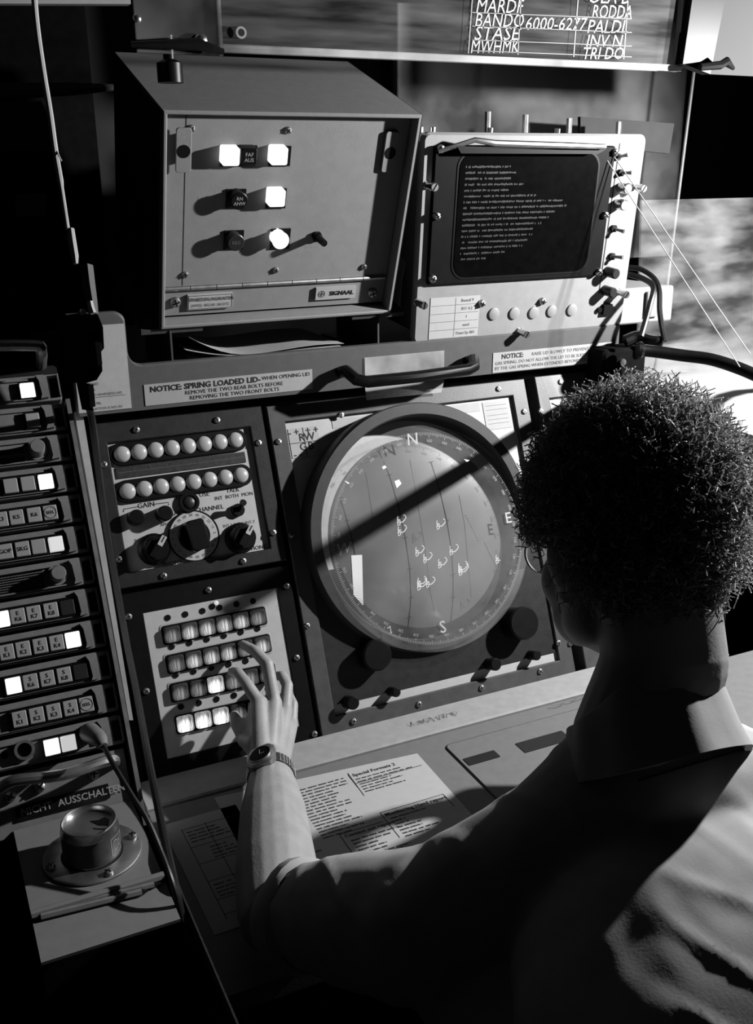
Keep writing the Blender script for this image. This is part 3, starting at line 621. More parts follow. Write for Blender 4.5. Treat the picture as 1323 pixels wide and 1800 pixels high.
# mounting rails under the box, paper below
mr = thing('mounting_rail', 'bent dark metal bracket carrying the left end of the control box', 'bracket'); mr2 = thing('mounting_rail', 'bent dark metal bracket carrying the right end of the control box', 'bracket')
for t_, px, sg in ((mr, 300, 1), (mr2, 668, -1)):
    q = hit(px, 595, (0, .212, 0), (0, -1, 0)); xq = q[0]; zb = 1.3625
    bot = BOX.world(0, 0, -.004)[2]; back = BOX.world(0, 0, -.25)
    b = MB(); b.loops([[(xq + sg * dx, .216, z) for dx, z in ((0, bot - .004), (0, zb), (.035, zb), (.035, zb + .003), (.003, zb + .003), (.003, bot - .004))], [(xq + sg * dx, .40, z) for dx, z in ((0, back[2] - .03), (0, zb), (.035, zb), (.035, zb + .003), (.003, zb + .003), (.003, back[2] - .03))]]); obj('web', b, 'frame_mid', t_, sm=False)
    q1 = BOX.world(-.035 if sg > 0 else BWd - .06, -.0015, -.012); 
    b = MB(); b.box(-.05, .05, -.010, -.002, -.20, -.006); o = obj('shelf_tongue', b, 'frame_mid', t_, sm=False); o.matrix_world = BOX.mat() @ Matrix.Translation(((.02 if sg > 0 else BWd - .02), 0, 0))
# sheaf of papers on the lid under the box
for i, (dz, sh, lab) in enumerate(((0, 0, 'lowest white sheet lying on the lid under the control box'), (.0016, .006, 'middle white sheet lying on the lid under the control box'), (.0032, .013, 'curled top white sheet on the lid under the control box'))):
    b = MB(); nx = 16; a0 = hit(318, 634, (0, 0, 1.364), (0, 0, 1)); a1 = hit(618, 622, (0, 0, 1.364), (0, 0, 1)); vs = []
    for k in range(nx + 1):
        f_ = k / nx; x = a0[0] + (a1[0] - a0[0]) * f_; z = 1.3632 + dz + .030 * max(0, (.35 - f_) / .35) ** 2 * (i / 2) + .003 * math.sin(f_ * 7 + i) * i / 2 + .002 * i
        vs += [(x + sh, .222 + sh * .4, z), (x + sh, .44, z)]
    fs = [(2 * k, 2 * k + 2, 2 * k + 3, 2 * k + 1) for k in range(nx)]
    top = [(v[0], v[1], v[2] + .0004) for v in vs]; nn = len(vs)
    b.add(vs + top, [f_[::-1] for f_ in fs] + [tuple(i_ + nn for i_ in f_) for f_ in fs] + [(2 * k, 2 * k + nn, 2 * k + 2 + nn, 2 * k + 2) for k in range(nx)] + [(2 * k + 1, 2 * k + 3, 2 * k + 3 + nn, 2 * k + 1 + nn) for k in range(nx)])
    tag(obj('paper_sheet', b, 'white_paper'), lab, 'paper', 'papers under the control box')
# bundle of papers wedged between box and monitor
for i in range(5):
    q0 = at(738 - i * 3, 275 + i * 6, 1.80 + i * .006); q1 = at(706 - i * 1.2, 540, 1.80 + i * .006); b = MB(); pts = []
    for k in range(9):
        f_ = k / 8; p = q0 * (1 - f_) + q1 * f_; p[0] += .004 * math.sin(f_ * 5 + i) - .003; pts.append(p)
    b.loops([[tuple(p), tuple(p + np.array([.0012, 0, 0])), tuple(p + np.array([.0012, .16, .03])), tuple(p + np.array([0, .16, .03]))] for p in pts])
    tag(obj('paper_bundle_sheet', b, 'white_paper'), ('white sheet standing between box and monitor, %s of five' % ['nearest the monitor', 'second from the monitor', 'middle one', 'second from the control box', 'nearest the control box'][i]), 'paper', 'papers wedged between box and monitor')

# ================================================================= monitor (upper right)
mo = thing('text_monitor', 'pale grey monitor with dark rounded screen showing faint text lines', 'monitor', MON.mat())
MW_, MH_ = .462, .355
b = MB(); b.rp(MW_ / 2, MH_ / 2, MW_, MH_, .014, -.012, 0, .004, seg=5); fc = obj('front_plate', b, 'monitor_grey', mo)
b = MB(); b.rp(MW_ / 2 + .008, MH_ / 2 - .006, MW_ - .03, MH_ - .03, .01, -.26, -.012); obj('chassis', b, 'monitor_grey', mo)
def Mo(x, y, h=0.0): return MON.uv(x, y, h)
x0, x1, y0, y1 = MON.rect((767, 258), (1082, 254), (1056, 487), (750, 500), .008)
b = MB(); b.rp((x0 + x1) / 2, (y0 + y1) / 2, x1 - x0, y1 - y0, .006, 0, .008, .002); bzl = obj('screen_bezel', b, 'bezel_black', mo)
u0, u1, v0, v1 = MON.rect((800, 270), (1046, 268), (1036, 479), (802, 484), .008)
b = MB(); b.rp((u0 + u1) / 2, (v0 + v1) / 2, u1 - u0 + .008, v1 - v0 + .008, .028, .008, .0092, .0006, seg=6); obj('screen_rim', b, 'black', bzl)
b = MB(); b.rp((u0 + u1) / 2, (v0 + v1) / 2, u1 - u0, v1 - v0, .026, .008, .0102, .0008, seg=6); scr = obj('screen', b, 'screen_dark', bzl)
b = MB(); rt = random.Random(5)
for i in range(17):
    f_ = i / 16; yy = v1 - .022 - f_ * (v1 - v0) * .74; xx = u0 + .012
    wmax = [.35, .4, .36, .45, .35, .55, .75, .78, .7, .66, .62, .55, .55, .52, .48, .36, .22][i]
    while xx < u0 + (u1 - u0) * wmax:
        if rt.random() < .84: b.box(xx, xx + .0016, yy - .002 * rt.uniform(.4, 1), yy + .0022 * rt.uniform(.4, 1), .0102, .0104)
        xx += .0024
obj('screen_text', b, 'trace_text', scr, sm=False)
# hinged frame bar in front of the screen top
ha = [Mo(770, 266, .012) + (.012,), Mo(835, 246, .03) + (.03,), Mo(870, 252, .035) + (.035,), Mo(1000, 256, .035) + (.035,), Mo(1063, 258, .035) + (.035,)]
obj('hood_bar', MB().tube(ha, [.004, .0045, .0055, .0055, .0045], 8), 'steel_dull', mo)
obj('hood_flap', MB().poly([Mo(800, 258, .02), Mo(1060, 262, .02), Mo(1046, 270, .02), Mo(806, 269, .02)][::-1], .008, .028), 'black', mo, sm=False)
# right-hand control column
xs = Mo(1089, 256)[0]; xs2 = Mo(1050, 510)[0]
b = MB(); b.ribbon([Mo(1089, 252) + (.0004,), Mo(1068, 400) + (.0004,), Mo(1052, 516) + (.0004,)], .0022); obj('seam', b, 'ink', fc, sm=False)
def mk_toggle(px, py, ang):
    x, y = Mo(px, py, .004); b = MB(); b.cyl(x, y, .007, 0, .006, 6); o = obj('toggle_switch', b, 'black', mo); obj('lever', MB().tube([(x, y, .004), (x + .006 * math.cos(ang), y + .006 * math.sin(ang), .014), (x + .010 * math.cos(ang), y + .010 * math.sin(ang), .022)], [.003, .003, .004], 8), 'steel_dull', o)
mk_toggle(1086, 276, .6); mk_toggle(1092, 304, .2); mk_toggle(1079, 402, -.3); mk_toggle(1076, 451, .1)
for px, py, m_, r, hg in ((1104, 332, 'metal', .010, .022), (1098, 361, 'metal', .010, .022), (1083, 482, 'cap_dark', .0095, .028), (1078, 515, 'cap_dark', .0095, .028)): knob(mo, px, py, r, hg, 0, 'control_knob', m_, pl=MON)
x, y = Mo(1064, 543); obj('connector', MB().box(x - .010, x + .010, y - .010, y + .010, 0, .008), 'black', mo, sm=False)
for dx in (-.017, .015): obj('connector_screw', MB().cyl(x + dx, y, .005, 0, .006, 10), 'black', mo)
for px, py in ((767, 380), (760, 490), (1063, 378), (1052, 478), (850, 535), (957, 531), (775, 262), (1081, 268)): x, y = Mo(px, py, .010); z_ = .008 if x0 < x < x1 and y0 < y < y1 else 0; q = screw(mo, x, y, z_); q.scale = (1.25, 1.25, 2)
for px, py in ((763, 329), (1130, 331), (745, 537), (1100, 518), (925, 588)): x, y = Mo(px, py, .026); thumbscrew(mo, x, y, 0)
for px, py in ((868, 552), (904, 551), (938, 550), (970, 547), (1005, 545)): x, y = Mo(px, py, .002); b = MB(); b.lathe([(.0118, 0), (.0108, .003), (.009, .0038)], x, y, 24); obj('blanking_cap', b, 'monitor_grey', mo)
q0, q1, w0, w1 = MON.rect((756, 525), (843, 518), (839, 589), (753, 597), 0); o = obj('paper_label', MB().box(q0, q1, w0, w1, 0, .001), 'white_paper', mo, sm=False)
b = MB()
for f_ in (.2, .4, .6, .8): b.box(q0 + .002, q1 - .002, w0 + (w1 - w0) * f_, w0 + (w1 - w0) * f_ + .0005, .001, .0013)
b.box(q0 + (q1 - q0) * .5, q0 + (q1 - q0) * .5 + .0005, w0 + .002, w1 - .002, .001, .0013); obj('table_lines', b, 'grid_line', o, sm=False)
for s_, fx, fy in (('Bauteil 9', .74, .9), ('B11 4.2', .74, .7), ('1', .74, .5), ('used', .74, .3), ('Datei Ep 001', .74, .1)): text(s_, 'ink_grey', o, q0 + (q1 - q0) * fx, w0 + (w1 - w0) * fy, .0014, .0075)
for px, py in ((749, 215), (771, 213), (873, 216), (992, 222)): x, y = Mo(px, py); obj('top_bolt', MB().tube([(x, MH_ - .002, -.02), (x, MH_ + .003, -.02), (x, MH_ + .007, -.02)], .005, 8), 'metal', mo)
# box beside the monitor and its cables
sb = thing('side_unit', 'small pale grey housing with cables beside the monitor', 'housing')
c1 = hit(1098, 508, (0, .225, 0), (0, -1, 0)); c3 = hit(1160, 600, (0, .225, 0), (0, -1, 0))
b = MB(); b.rp((c1[0] + c3[0]) / 2 - .02, (1.362 + c1[2]) / 2, c3[0] - c1[0] + .10, c1[2] - 1.362, .006, 0, .18, .003)
me = b.mesh('body'); me.transform(Matrix(((1, 0, 0, 0), (0, 0, -1, .41), (0, 1, 0, 0), (0, 0, 0, 1)))); obj('body', me, 'monitor_grey', sb)
q = hit(1150, 530, (0, .223, 0), (0, -1, 0)); obj('cover_plate', MB().box(q[0] - .018, q[0] + .012, .222, .229, q[2] - .03, q[2] + .02), 'steel_dull', sb, sm=False)
def path(pts): return [tuple(at(*p)) for p in pts]
def catmull(P, n=6):
    P = [np.array(p, float) for p in P]; P = [2 * P[0] - P[1]] + P + [2 * P[-1] - P[-2]]; out = []
    for i in range(1, len(P) - 2):
        for k in range(n):
            t_ = k / n; a, b_, c_, d_ = P[i - 1:i + 3]; out.append(tuple(.5 * ((2 * b_) + (c_ - a) * t_ + (2 * a - 5 * b_ + 4 * c_ - d_) * t_ ** 2 + (3 * b_ - a - 3 * c_ + d_) * t_ ** 3)))
    return out + [tuple(P[-2])]
Yb = 1.93
tag(obj('cable', MB().tube(catmull(path([(1104, 470, 1.97), (1125, 473, 1.95), (1148, 488, 1.93), (1158, 510, 1.91), (1159, 545, 1.9), (1163, 575, 1.9), (1168, 600, 1.89)])), .0052, 8), 'rubber'), 'black cable looping down the outer right side of the monitor', 'cable')
tag(obj('cable', MB().tube(catmull(path([(1104, 482, 1.96), (1130, 490, 1.93), (1148, 505, 1.90), (1142, 535, 1.885), (1134, 565, 1.88), (1126, 592, 1.87)])), .0056, 8), 'rubber'), 'black cable curving down in front of the grey housing beside the monitor', 'cable')

# ================================================================= clamp with jointed black arm at the end of the lid
ar = thing('jointed_arm', 'black jointed lamp arm clamped to the right end of the lid', 'lamp arm')
cq = hit(1082, 640, (0, .185, 0), (0, -1, 0))
me = MB().rp(0, 0, .105, .075, .012, 0, .05, .006).mesh('clamp'); me.transform(Matrix.Translation((cq[0] - .01, .195, cq[2])) @ Matrix(((1, 0, 0, 0), (0, 0, -1, 0), (0, 1, 0, 0), (0, 0, 0, 1)))); obj('clamp', me, 'black_matt', ar)
obj('clamp_lever', MB().tube(catmull(path([(1098, 600, 1.92), (1120, 592, 1.92), (1140, 598, 1.91), (1165, 602, 1.9)]), 4), [.012] * 12 + [.007], 10), 'black', ar)
obj('clamp_bolt', MB().tube([(cq[0] - .02, .147, cq[2] + .012), (cq[0] - .02, .142, cq[2] + .012), (cq[0] - .02, .138, cq[2] + .012)], .007, 10), 'metal', ar)
bp_ = path([(1120, 615, 1.87), (1150, 618, 1.87), (1200, 625, 1.86), (1250, 632, 1.84), (1300, 648, 1.81), (1345, 668, 1.78)])
obj('boom', MB().tube(catmull(bp_, 5), [.016, .016] + [.0115] * 24, 12), 'black', ar)
obj('boom_upper', MB().tube(catmull([bp_[-1], (.88, .05, 1.34), (1.22, -.25, 1.50), (1.15, -.45, 1.90)], 6), .0115, 10), 'black', ar)
sh_ = [(0, .07), (.03, .07), (.045, .05), (.075, -.02), (.073, -.02), (.042, .045), (.02, .06), (0.001, .06)]
me = MB().lathe(sh_[1:], 0, 0, 28, cap0=False, cap1=False).mesh('lamp_shade'); dirv = (Vector((-.25, 0, 1.0)) - LAMP).normalized(); me.transform(Matrix.Translation(LAMP + dirv * -.0) @ dirv.to_track_quat('-Z', 'Y').to_matrix().to_4x4()); obj('lamp_shade', me, 'black', ar)
# unseen rod added behind the head to throw the diagonal shadow on the scope
s0 = Vector((cq[0] - .03, .14, cq[2] - .02)); s1 = Vector(at(985, 742, 1.56))
obj('added_shadow_rod', MB().tube([tuple(s0), tuple(s0.lerp(s1, .5)), tuple(s1)], .013, 10), 'black', ar)

# ================================================================= right background: white table, plexiglass, cords
tb = thing('chart_table', 'white chart table beyond the head lit glaring bright', 'table')
obj('top', MB().box(.585, 1.75, -.10, .78, 1.175, 1.20), 'table_white', tb, sm=False)
obj('leg', MB().box(.60, .66, .0, .72, 0, 1.175), 'cabinet_black', tb, sm=False); obj('leg', MB().box(1.66, 1.72, .0, .72, 0, 1.175), 'cabinet_black', tb, sm=False)
def vboard(name, label, cat, q, y, m, th=.006, ztop=None):
    a, b_, c_, d_ = [hit(*p, (0, y, 0), (0, -1, 0)) for p in q]
    if ztop: a[2] = b_[2] = ztop; a[0], b_[0] = d_[0], c_[0]
    o = obj(name, MB().loops([[tuple(p) for p in (d_, c_, b_, a)], [tuple(p + np.array([0, th, 0])) for p in (d_, c_, b_, a)]]), m, sm=False)
    return tag(o, label, cat)
gp = vboard('plexiglass_panel', 'smeared translucent plexiglass panel standing on the chart table behind the strings', 'plexiglass', ((1128, 352), (1420, 345), (1420, 655), (1120, 655)), .42, 'plexi_hazy')
rod = [hit(1219, 128, (0, .50, 0), (0, -1, 0)), hit(1160, 600, (0, .50, 0), (0, -1, 0))]
tag(obj('support_rod', MB().tube([tuple(rod[0] + np.array([.03, 0, .3])), tuple(rod[0]), tuple(rod[1]), (rod[1][0] - .01, .50, 1.20)], .0035, 8), 'module_grey'), 'thin upright metal rod right of the monitor', 'rod')
for (p, q, lab) in (((1054, 262, 1.79), (1300, 645, 1.77), 'left of two taut pale strings from the monitor down to the boom'), ((1065, 255, 1.79), (1318, 622, 1.77), 'right of two taut pale strings from the monitor down to the boom')):
    A_, B_ = at(*p), at(*q); tag(obj('taut_string', MB().tube([tuple(A_), tuple((A_ + B_) / 2), tuple(B_)], .001, 6), 'cord_white'), lab, 'string', 'taut strings')
# ================================================================= top: plotting boards
YB = .10
brd = thing('plotting_board', 'long clear plotting board hanging above with white handwritten letters', 'plotting board')
q = [hit(*p, (0, YB, 0), (0, -1, 0)) for p in ((392, -60), (1240, -60), (1196, 112), (392, 92))]
x0, x1, z0, z1 = q[3][0], q[2][0], (q[2][2] + q[3][2]) / 2, 2.5
pane = obj('pane', MB().box(x0, x1, YB, YB + .006, z0, z1), 'plexi_board', brd, sm=False)
obj('pane_edge', MB().box(x0, x1, YB - .003, YB + .010, z0 - .006, z0 + .004), 'clear_tape', brd, sm=False)
obj('pane_edge', MB().box(x1 - .008, x1 + .004, YB - .003, YB + .010, z0, z1), 'clear_tape', brd, sm=False)
MBt = Matrix(((1, 0, 0, 0), (0, 0, -1, YB - .001), (0, 1, 0, 0), (0, 0, 0, 1)))
def btx(s, px, py, size, **k):
    p = hit(px, py, (0, YB, 0), (0, -1, 0)); o = text(s, 'white_paint', pane, 0, 0, 0, size, shear=.25, name='handwriting', **k)
    o.matrix_world = MBt @ Matrix.Translation((p[0], p[2], 0)) @ Matrix.Rotation(.04, 4, 'Z') @ Matrix.Diagonal((o.scale[0], 1, 1, 1))
btx('MARDF', 876, 12, .028, width=.088); btx('BANDQ', 876, 37, .028, width=.09); btx('STASE', 871, 60, .028, width=.085); btx('MWHMK', 868, 83, .028, width=.09)
btx('6000-6277', 975, 43, .026, width=.12); btx('OLA B', 1068, -4, .028, width=.08); btx('RODDA', 1074, 22, .028, width=.08); btx('PALDL', 1066, 48, .028, width=.082); btx('INV N', 1060, 73, .026, width=.075); btx('TRI DO', 1058, 95, .026, width=.082)
b = MB()
for xa, ya, xb, yb in ((917, -30, 910, 96), (1018, -30, 1008, 100), (832, -30, 823, 94), (1106, -30, 1096, 104)):
    A_, B_ = [hit(px, py, (0, YB - .001, 0), (0, -1, 0)) for px, py in ((xa, ya), (xb, yb))]; b.ribbon([tuple(A_), tuple(B_)], .0018, (0, -1, 0))
for y_ in (25, 49, 73, 92):
    A_, B_ = [hit(px, py, (0, YB - .001, 0), (0, -1, 0)) for px, py in ((830, y_ - 3), (1110, y_ + 8))]; b.ribbon([tuple(A_), tuple(B_)], .0010, (0, -1, 0))
obj('grid_lines', b, 'cap_grey', pane, sm=False)
q = hit(422, 58, (0, YB, 0), (0, -1, 0)); me = MB().ring(0, 0, .008, .005, 0, .004, 20).mesh('eyelet'); me.transform(MBt @ Matrix.Translation((q[0], q[2], 0))); obj('eyelet', me, 'cap_grey', brd)
# dark smoked plate with clamp left of it
dp = thing('smoked_plate', 'dark smoked plastic plate with clamp screw hanging at top left', 'plate')
a, c_ = hit(231, -50, (0, .06, 0), (0, -1, 0)), hit(392, 98, (0, .06, 0), (0, -1, 0))
pl = obj('pane', MB().box(a[0], c_[0], .06, .066, c_[2], 2.5), 'plexi_dark', dp, sm=False); obj('bright_edge', MB().box(c_[0] - .003, c_[0], .058, .066, c_[2], 2.5), 'clear_tape', dp, sm=False)
for px, py, r in ((356, 70, .009), (243, 32, .006)):
    p = hit(px, py, (0, .055, 0), (0, -1, 0)); me = MB().dome(0, 0, r, 0, r * .8, 14).mesh('clamp_screw'); me.transform(Matrix(((1, 0, 0, p[0]), (0, 0, -1, .062), (0, 1, 0, p[2]), (0, 0, 0, 1)))); obj('clamp_screw', me, 'metal', dp)
p = hit(345, 82, (0, .06, 0), (0, -1, 0)); obj('clamp_lever', MB().tube([(p[0] - .09, .052, p[2] - .002), (p[0], .05, p[2] + .002), (p[0] + .035, .052, p[2] - .006)], [.004, .008, .004], 8), 'black', dp)
p = hit(298, 118, (0, .10, 0), (0, -1, 0)); b = MB(); b.tube([(p[0], .10, p[2] + .04), (p[0], .10, p[2] + .01), (p[0], .10, p[2] + .005), (p[0], .10, p[2] - .02)], [.008, .008, .018, .018], 12); obj('clamp_foot', b, 'black', dp)
# black upright clamp bar and white board at top right
ub = thing('clamp_bar', 'black slanted clamp bar with wing nut at the top right', 'bar')
q = [tuple(hit(px, py, (0, .08, 0), (0, -1, 0))) for px, py in ((1200, 112), (1248, 130), (1286, -60), (1226, -60))]; ex = (2.5 - q[1][2]) / (q[2][2] - q[1][2]); q[2] = (q[1][0] + (q[2][0] - q[1][0]) * ex, q[2][1], 2.5); q[3] = (q[0][0] + (q[3][0] - q[0][0]) * ex, q[3][1], 2.5)
obj('bar', MB().loops([q, [(x_, y_ + .02, z_) for x_, y_, z_ in q]]), 'black', ub, sm=False)
p = hit(1262, 115, (0, .06, 0), (0, -1, 0)); obj('wing_nut', MB().tube([(p[0] - .04, .06, p[2] - .004), (p[0], .055, p[2]), (p[0] + .012, .055, p[2] + .006), (p[0] + .035, .06, p[2] - .004)], [.006, .007, .008, .003], 8), 'black', ub)
wb = vboard('white_board', 'pale board at the top right corner behind the black clamp bar', 'board', ((1262, -60), (1450, -60), (1450, 140), (1240, 130)), .12, 'board_grey', .008, 2.5)
# second, darker pane behind monitor with holder clips
dk = thing('rear_pane', 'dim transparent pane standing behind the monitor with clip posts along its foot', 'pane')
a, c_ = hit(700, 100, (0, .62, 0), (0, -1, 0)), hit(1196, 262, (0, .62, 0), (0, -1, 0)); obj('pane', MB().box(a[0], c_[0], .62, .626, c_[2] - .25, a[2] + .1), 'plexi_dark', dk, sm=False)
for px, py in ((857, 208), (923, 213), (1000, 219), (1087, 225)):
    p = hit(px, py, (0, .42, 0), (0, -1, 0)); obj('clip_post', MB().tube([(p[0], .42, p[2] + .012), (p[0], .42, p[2]), (p[0], .42, 1.6)], .006, 8), 'steel_dull', dk)
pl2 = vboard('rear_wall_panel', 'dull grey steel panel on the wall behind the monitor', 'panel', ((690, 60), (1215, 70), (1190, 280), (690, 280)), 1.30, 'wall_panel', .01)
fl = vboard('perforated_flange', 'grey strip sticking out behind the top right of the monitor', 'strip', ((1020, 205), (1185, 217), (1176, 270), (1020, 255)), .50, 'wall_panel', .01)
# ================================================================= intercom rack on the left
RK = Plane(RACK.p0, 61)
def Rk(x, y, h=0.0): return RK.uv(x, y, h)
xr = Rk(216, 1278)[0]; ytop = Rk(110, 757)[1]; ybot = Rk(221, 1309)[1]; pitch = (ytop - ybot) / 10
XL = -.30
rk = thing('equipment_rack', 'dark steel rack frame holding the stacked intercom modules', 'rack', RK.mat())
yA = ytop + 2.4 * pitch; yB = ybot - .115
obj('rail', MB().box(xr + .003, xr + .009, yB, ytop + pitch, -.10, .004), 'steel_dull', rk, sm=False)
obj('backing', MB().box(XL, xr + .003, yB, yA, -.12, -.030), 'cabinet_black', rk, sm=False)
yq = Rk(110, 1440)[1]
st = obj('lower_strip', MB().box(XL, xr - .004, Rk(100, 1447)[1] - .004, ybot - .004, -.03, -.006), 'module_grey', rk, sm=False)
q0, q1, w0, w1 = RK.rect((50, 1412), (188, 1378), (196, 1402), (60, 1436), -.004)
o = obj('warning_strip', MB().box(q0 - .02, q1, w0, w1, -.006, -.003), 'black', rk, sm=False); text('NICHT  AUSSCHALTEN', 'cap_grey', o, (q0 + q1) / 2 + .004, (w0 + w1) / 2, -.0026, .0135, bold=.0002)
hp = [Rk(-30, 1395, .0) + (-.006,), Rk(0, 1386, .03) + (.022,), Rk(28, 1372, .04) + (.036,), Rk(110, 1362, .04) + (.04,), Rk(180, 1340, .04) + (.036,), Rk(200, 1336, .03) + (.024,), Rk(203, 1340, 0) + (-.006,)]
obj('pull_handle', MB().tube(catmull(hp, 4), .0078, 10), 'steel_dull', rk)
for px, py in ((70, 1383), (165, 1360), (18, 1400)): x, y = Rk(px, py, 0); q = screw(rk, x, y, -.006); q.scale = (1.5, 1.5, 2.5)
ha = [Rk(-30, 640, .03) + (.0,), Rk(-30, 612, .045) + (.045,), Rk(60, 607, .05) + (.05,), Rk(72, 615, .04) + (.04,), Rk(74, 630, .0) + (-.03,)]
obj('pull_handle', MB().tube(catmull(ha, 5), .0085, 10), 'steel_dull', rk)
PH = .0  # face height
b = MB(); b.rp(0, 0, .0196, .0215, .0012, 0, .008, .001); CAPG = mk(b, 'cap_grey'); CAPD = CAPG.copy(); CAPD.materials.clear(); CAPD.materials.append(MAT['cap_dark'])
CAPL = CAPG.copy(); CAPL.materials.clear(); CAPL.materials.append(MAT['lit_bright']); CAPM2 = CAPG.copy(); CAPM2.materials.clear(); CAPM2.materials.append(MAT['lit_mid'])
b = MB(); b.frame((-.0120, .0120, -.0132, .0132), (-.0104, .0104, -.0114, .0114), 0, .0062, .0005); BEZ = mk(b, 'black', False)
desc = {-1: ('module in deep shadow topmost in the rack with one glowing key', []),
        0: ('module with one blank grey square key above the upper speaker module', []),
        1: ('upper speaker module with slotted grille and long-shadowed round knob', []),
        2: ('module with two blank grey keys and one brightly lit key', []),
        3: ('module with grey keys marked K5 and K6 and a circled key', []),
        4: ('module with keys marked GOP and SKG and a lit end key', []),
        5: ('lower speaker module with perforated grille and round knob', []),
        6: ('module with keys E K6 to E K8 and a dark key at its end', []),
        7: ('module with keys E K1 to E K4 and a lit end key', []),
        8: ('module with keys S K6, S K7 and S K8', []),
        9: ('module with keys S K1 to S K4 and a circled key', []),
        10: ('bottom module with jack socket, two lit keys and a plugged-in cable', [])}
keys = {-1: [(46, 668, 'L', '')], 0: [(57, 733, 'G', '')], 2: [(18, 848, 'G', ''), (48, 842, 'G', ''), (80, 838, 'L', '')],
        3: [(1, 912, 'G', 'K3'), (29, 907, 'G', 'K5'), (60, 902, 'G', 'K6'), (88, 897, 'C', 'SEEL')],
        4: [(10, 971, 'G', 'GOP'), (40, 966, 'G', 'SKG'), (68, 961, 'G', ''), (99, 955, 'M', '')],
        6: [(4, 1090, 'L', ''), (32, 1085, 'G', 'E\nK6'), (60, 1080, 'G', 'E\nK7'), (90, 1074, 'G', 'E\nK8'), (119, 1068, 'D', '')],
        7: [(12, 1147, 'G', 'E\nK1'), (41, 1142, 'G', 'E\nK2'), (71, 1136, 'G', 'E\nK3'), (100, 1130, 'G', 'E\nK4'), (129, 1124, 'L', '')],
        8: [(24, 1204, 'L', ''), (54, 1198, 'G', 'S\nK6'), (83, 1191, 'G', 'S\nK7'), (113, 1186, 'G', 'S\nK8'), (142, 1180, 'D', '')],
        9: [(34, 1260, 'G', 'S\nK1'), (64, 1253, 'G', 'S\nK2'), (94, 1247, 'G', 'S\nK3'), (124, 1242, 'G', 'S\nK4'), (152, 1237, 'C', 'SEEL')],
        10: [(91, 1308, 'L', ''), (120, 1300, 'M', '')]}
def module_mesh():
    H = pitch - .006; y0, y1 = -H / 2, H / 2; x1 = xr
    b = MB(); b.rp((XL + x1) / 2, 0, x1 - XL, H, .003, -.030, -.006, .001); return b, H
for i in range(-1, 11):
    yc = ytop - (i - .5) * pitch; t_ = thing('intercom_module', 'intercom ' + desc[i][0], 'module', RK.mat() @ Matrix.Translation((0, yc, 0)), 'intercom modules in the rack')
    b, H = module_mesh(); obj('faceplate', b, 'module_grey', t_)
    obj('upper_ridge', MB().box(XL, xr - .040, H / 2 - .0085, H / 2 - .0055, -.006, -.002), 'module_grey', t_, sm=False); obj('lower_ridge', MB().box(XL, xr - .040, -H / 2 + .0025, -H / 2 + .0045, -.006, -.002), 'module_grey', t_, sm=False)
    # end grip: curved rib, recessed dark slot
    b = MB(); b.poly([(xr - .031, -H / 2 + .002), (xr - .020, -H / 2 + .003), (xr - .018, 0), (xr - .019, H / 2 - .012), (xr - .022, H / 2 - .003), (xr - .034, H / 2 - .003), (xr - .030, H / 2 - .011), (xr - .0285, -H / 2 + .008)][::-1], -.006, .004); obj('end_grip', b, 'module_grey', t_)
    b = MB(); b.rp(xr - .0095, -.001, .0115, H - .012, .002, -.006, -.0052); obj('end_slot', b, 'black', t_, sm=False)
    b = MB(); b.box(xr - .003, xr - .001, -H / 2 + .004, H / 2 - .002, -.006, .001); obj('end_lip', b, 'module_grey', t_, sm=False)
    for px, py, kd, s_ in keys.get(i, []):
        x, y = Rk(px, py, .004); y = min(max(y - yc, -.006), .002); y = -.003
        bz = share('key_bezel', BEZ, t_, (x, y, -.006)); 
        k_ = share('key', {'G': CAPG, 'C': CAPG, 'D': CAPD, 'L': CAPL, 'M': CAPM2}[kd], t_, (x, y, -.006))
        if s_: text(s_, 'ink', k_, 0, 0, .0084, .0082 if kd == 'G' else .0060, bold=.0001)
        if kd == 'C': b = MB(); b.ring(0, 0, .0088, .0081, .008, .0084, 24); obj('key_ring', b, 'ink', k_, sm=False)
    if i in (1, 5):
        b = MB(); kx, ky = Rk(66 if i == 1 else 104, 786 if i == 1 else 1014, .018); ky -= yc
        b.lathe([(.0145, -.006), (.0145, -.002), (.0115, -.002), (.0105, .020), (.0095, .022)], kx, -.001, 22); obj('volume_knob', b, 'module_grey', t_)
        b = MB()
        for c_ in range(26):
            for r_ in range(9 if i == 5 else 2):
                gx_ = kx - .020 - c_ * .0042; gy_ = -.014 + r_ * (.0034 if i == 5 else .013); hh = .0022 if i == 5 else .008
                b.box(gx_ - .0013, gx_ + .0013, gy_ - .001, gy_ - .001 + hh, -.006, -.0052)
        obj('speaker_grille', b, 'black', t_, sm=False)
    if i == 10:
        x, y = Rk(43, 1318, 0); b = MB(); b.ring(x, y - yc, .0135, .0095, -.006, .004, 24); obj('jack_socket', b, 'steel_dull', t_); b = MB(); b.cyl(x, y - yc, .0095, -.006, -.005, 20); obj('jack_hole', b, 'black', t_, sm=False)
        x, y = Rk(8, 1328, 0); b = MB(); b.cyl(x, y - yc, .005, -.006, -.0052, 14); obj('screw_hole', b, 'black', t_, sm=False)
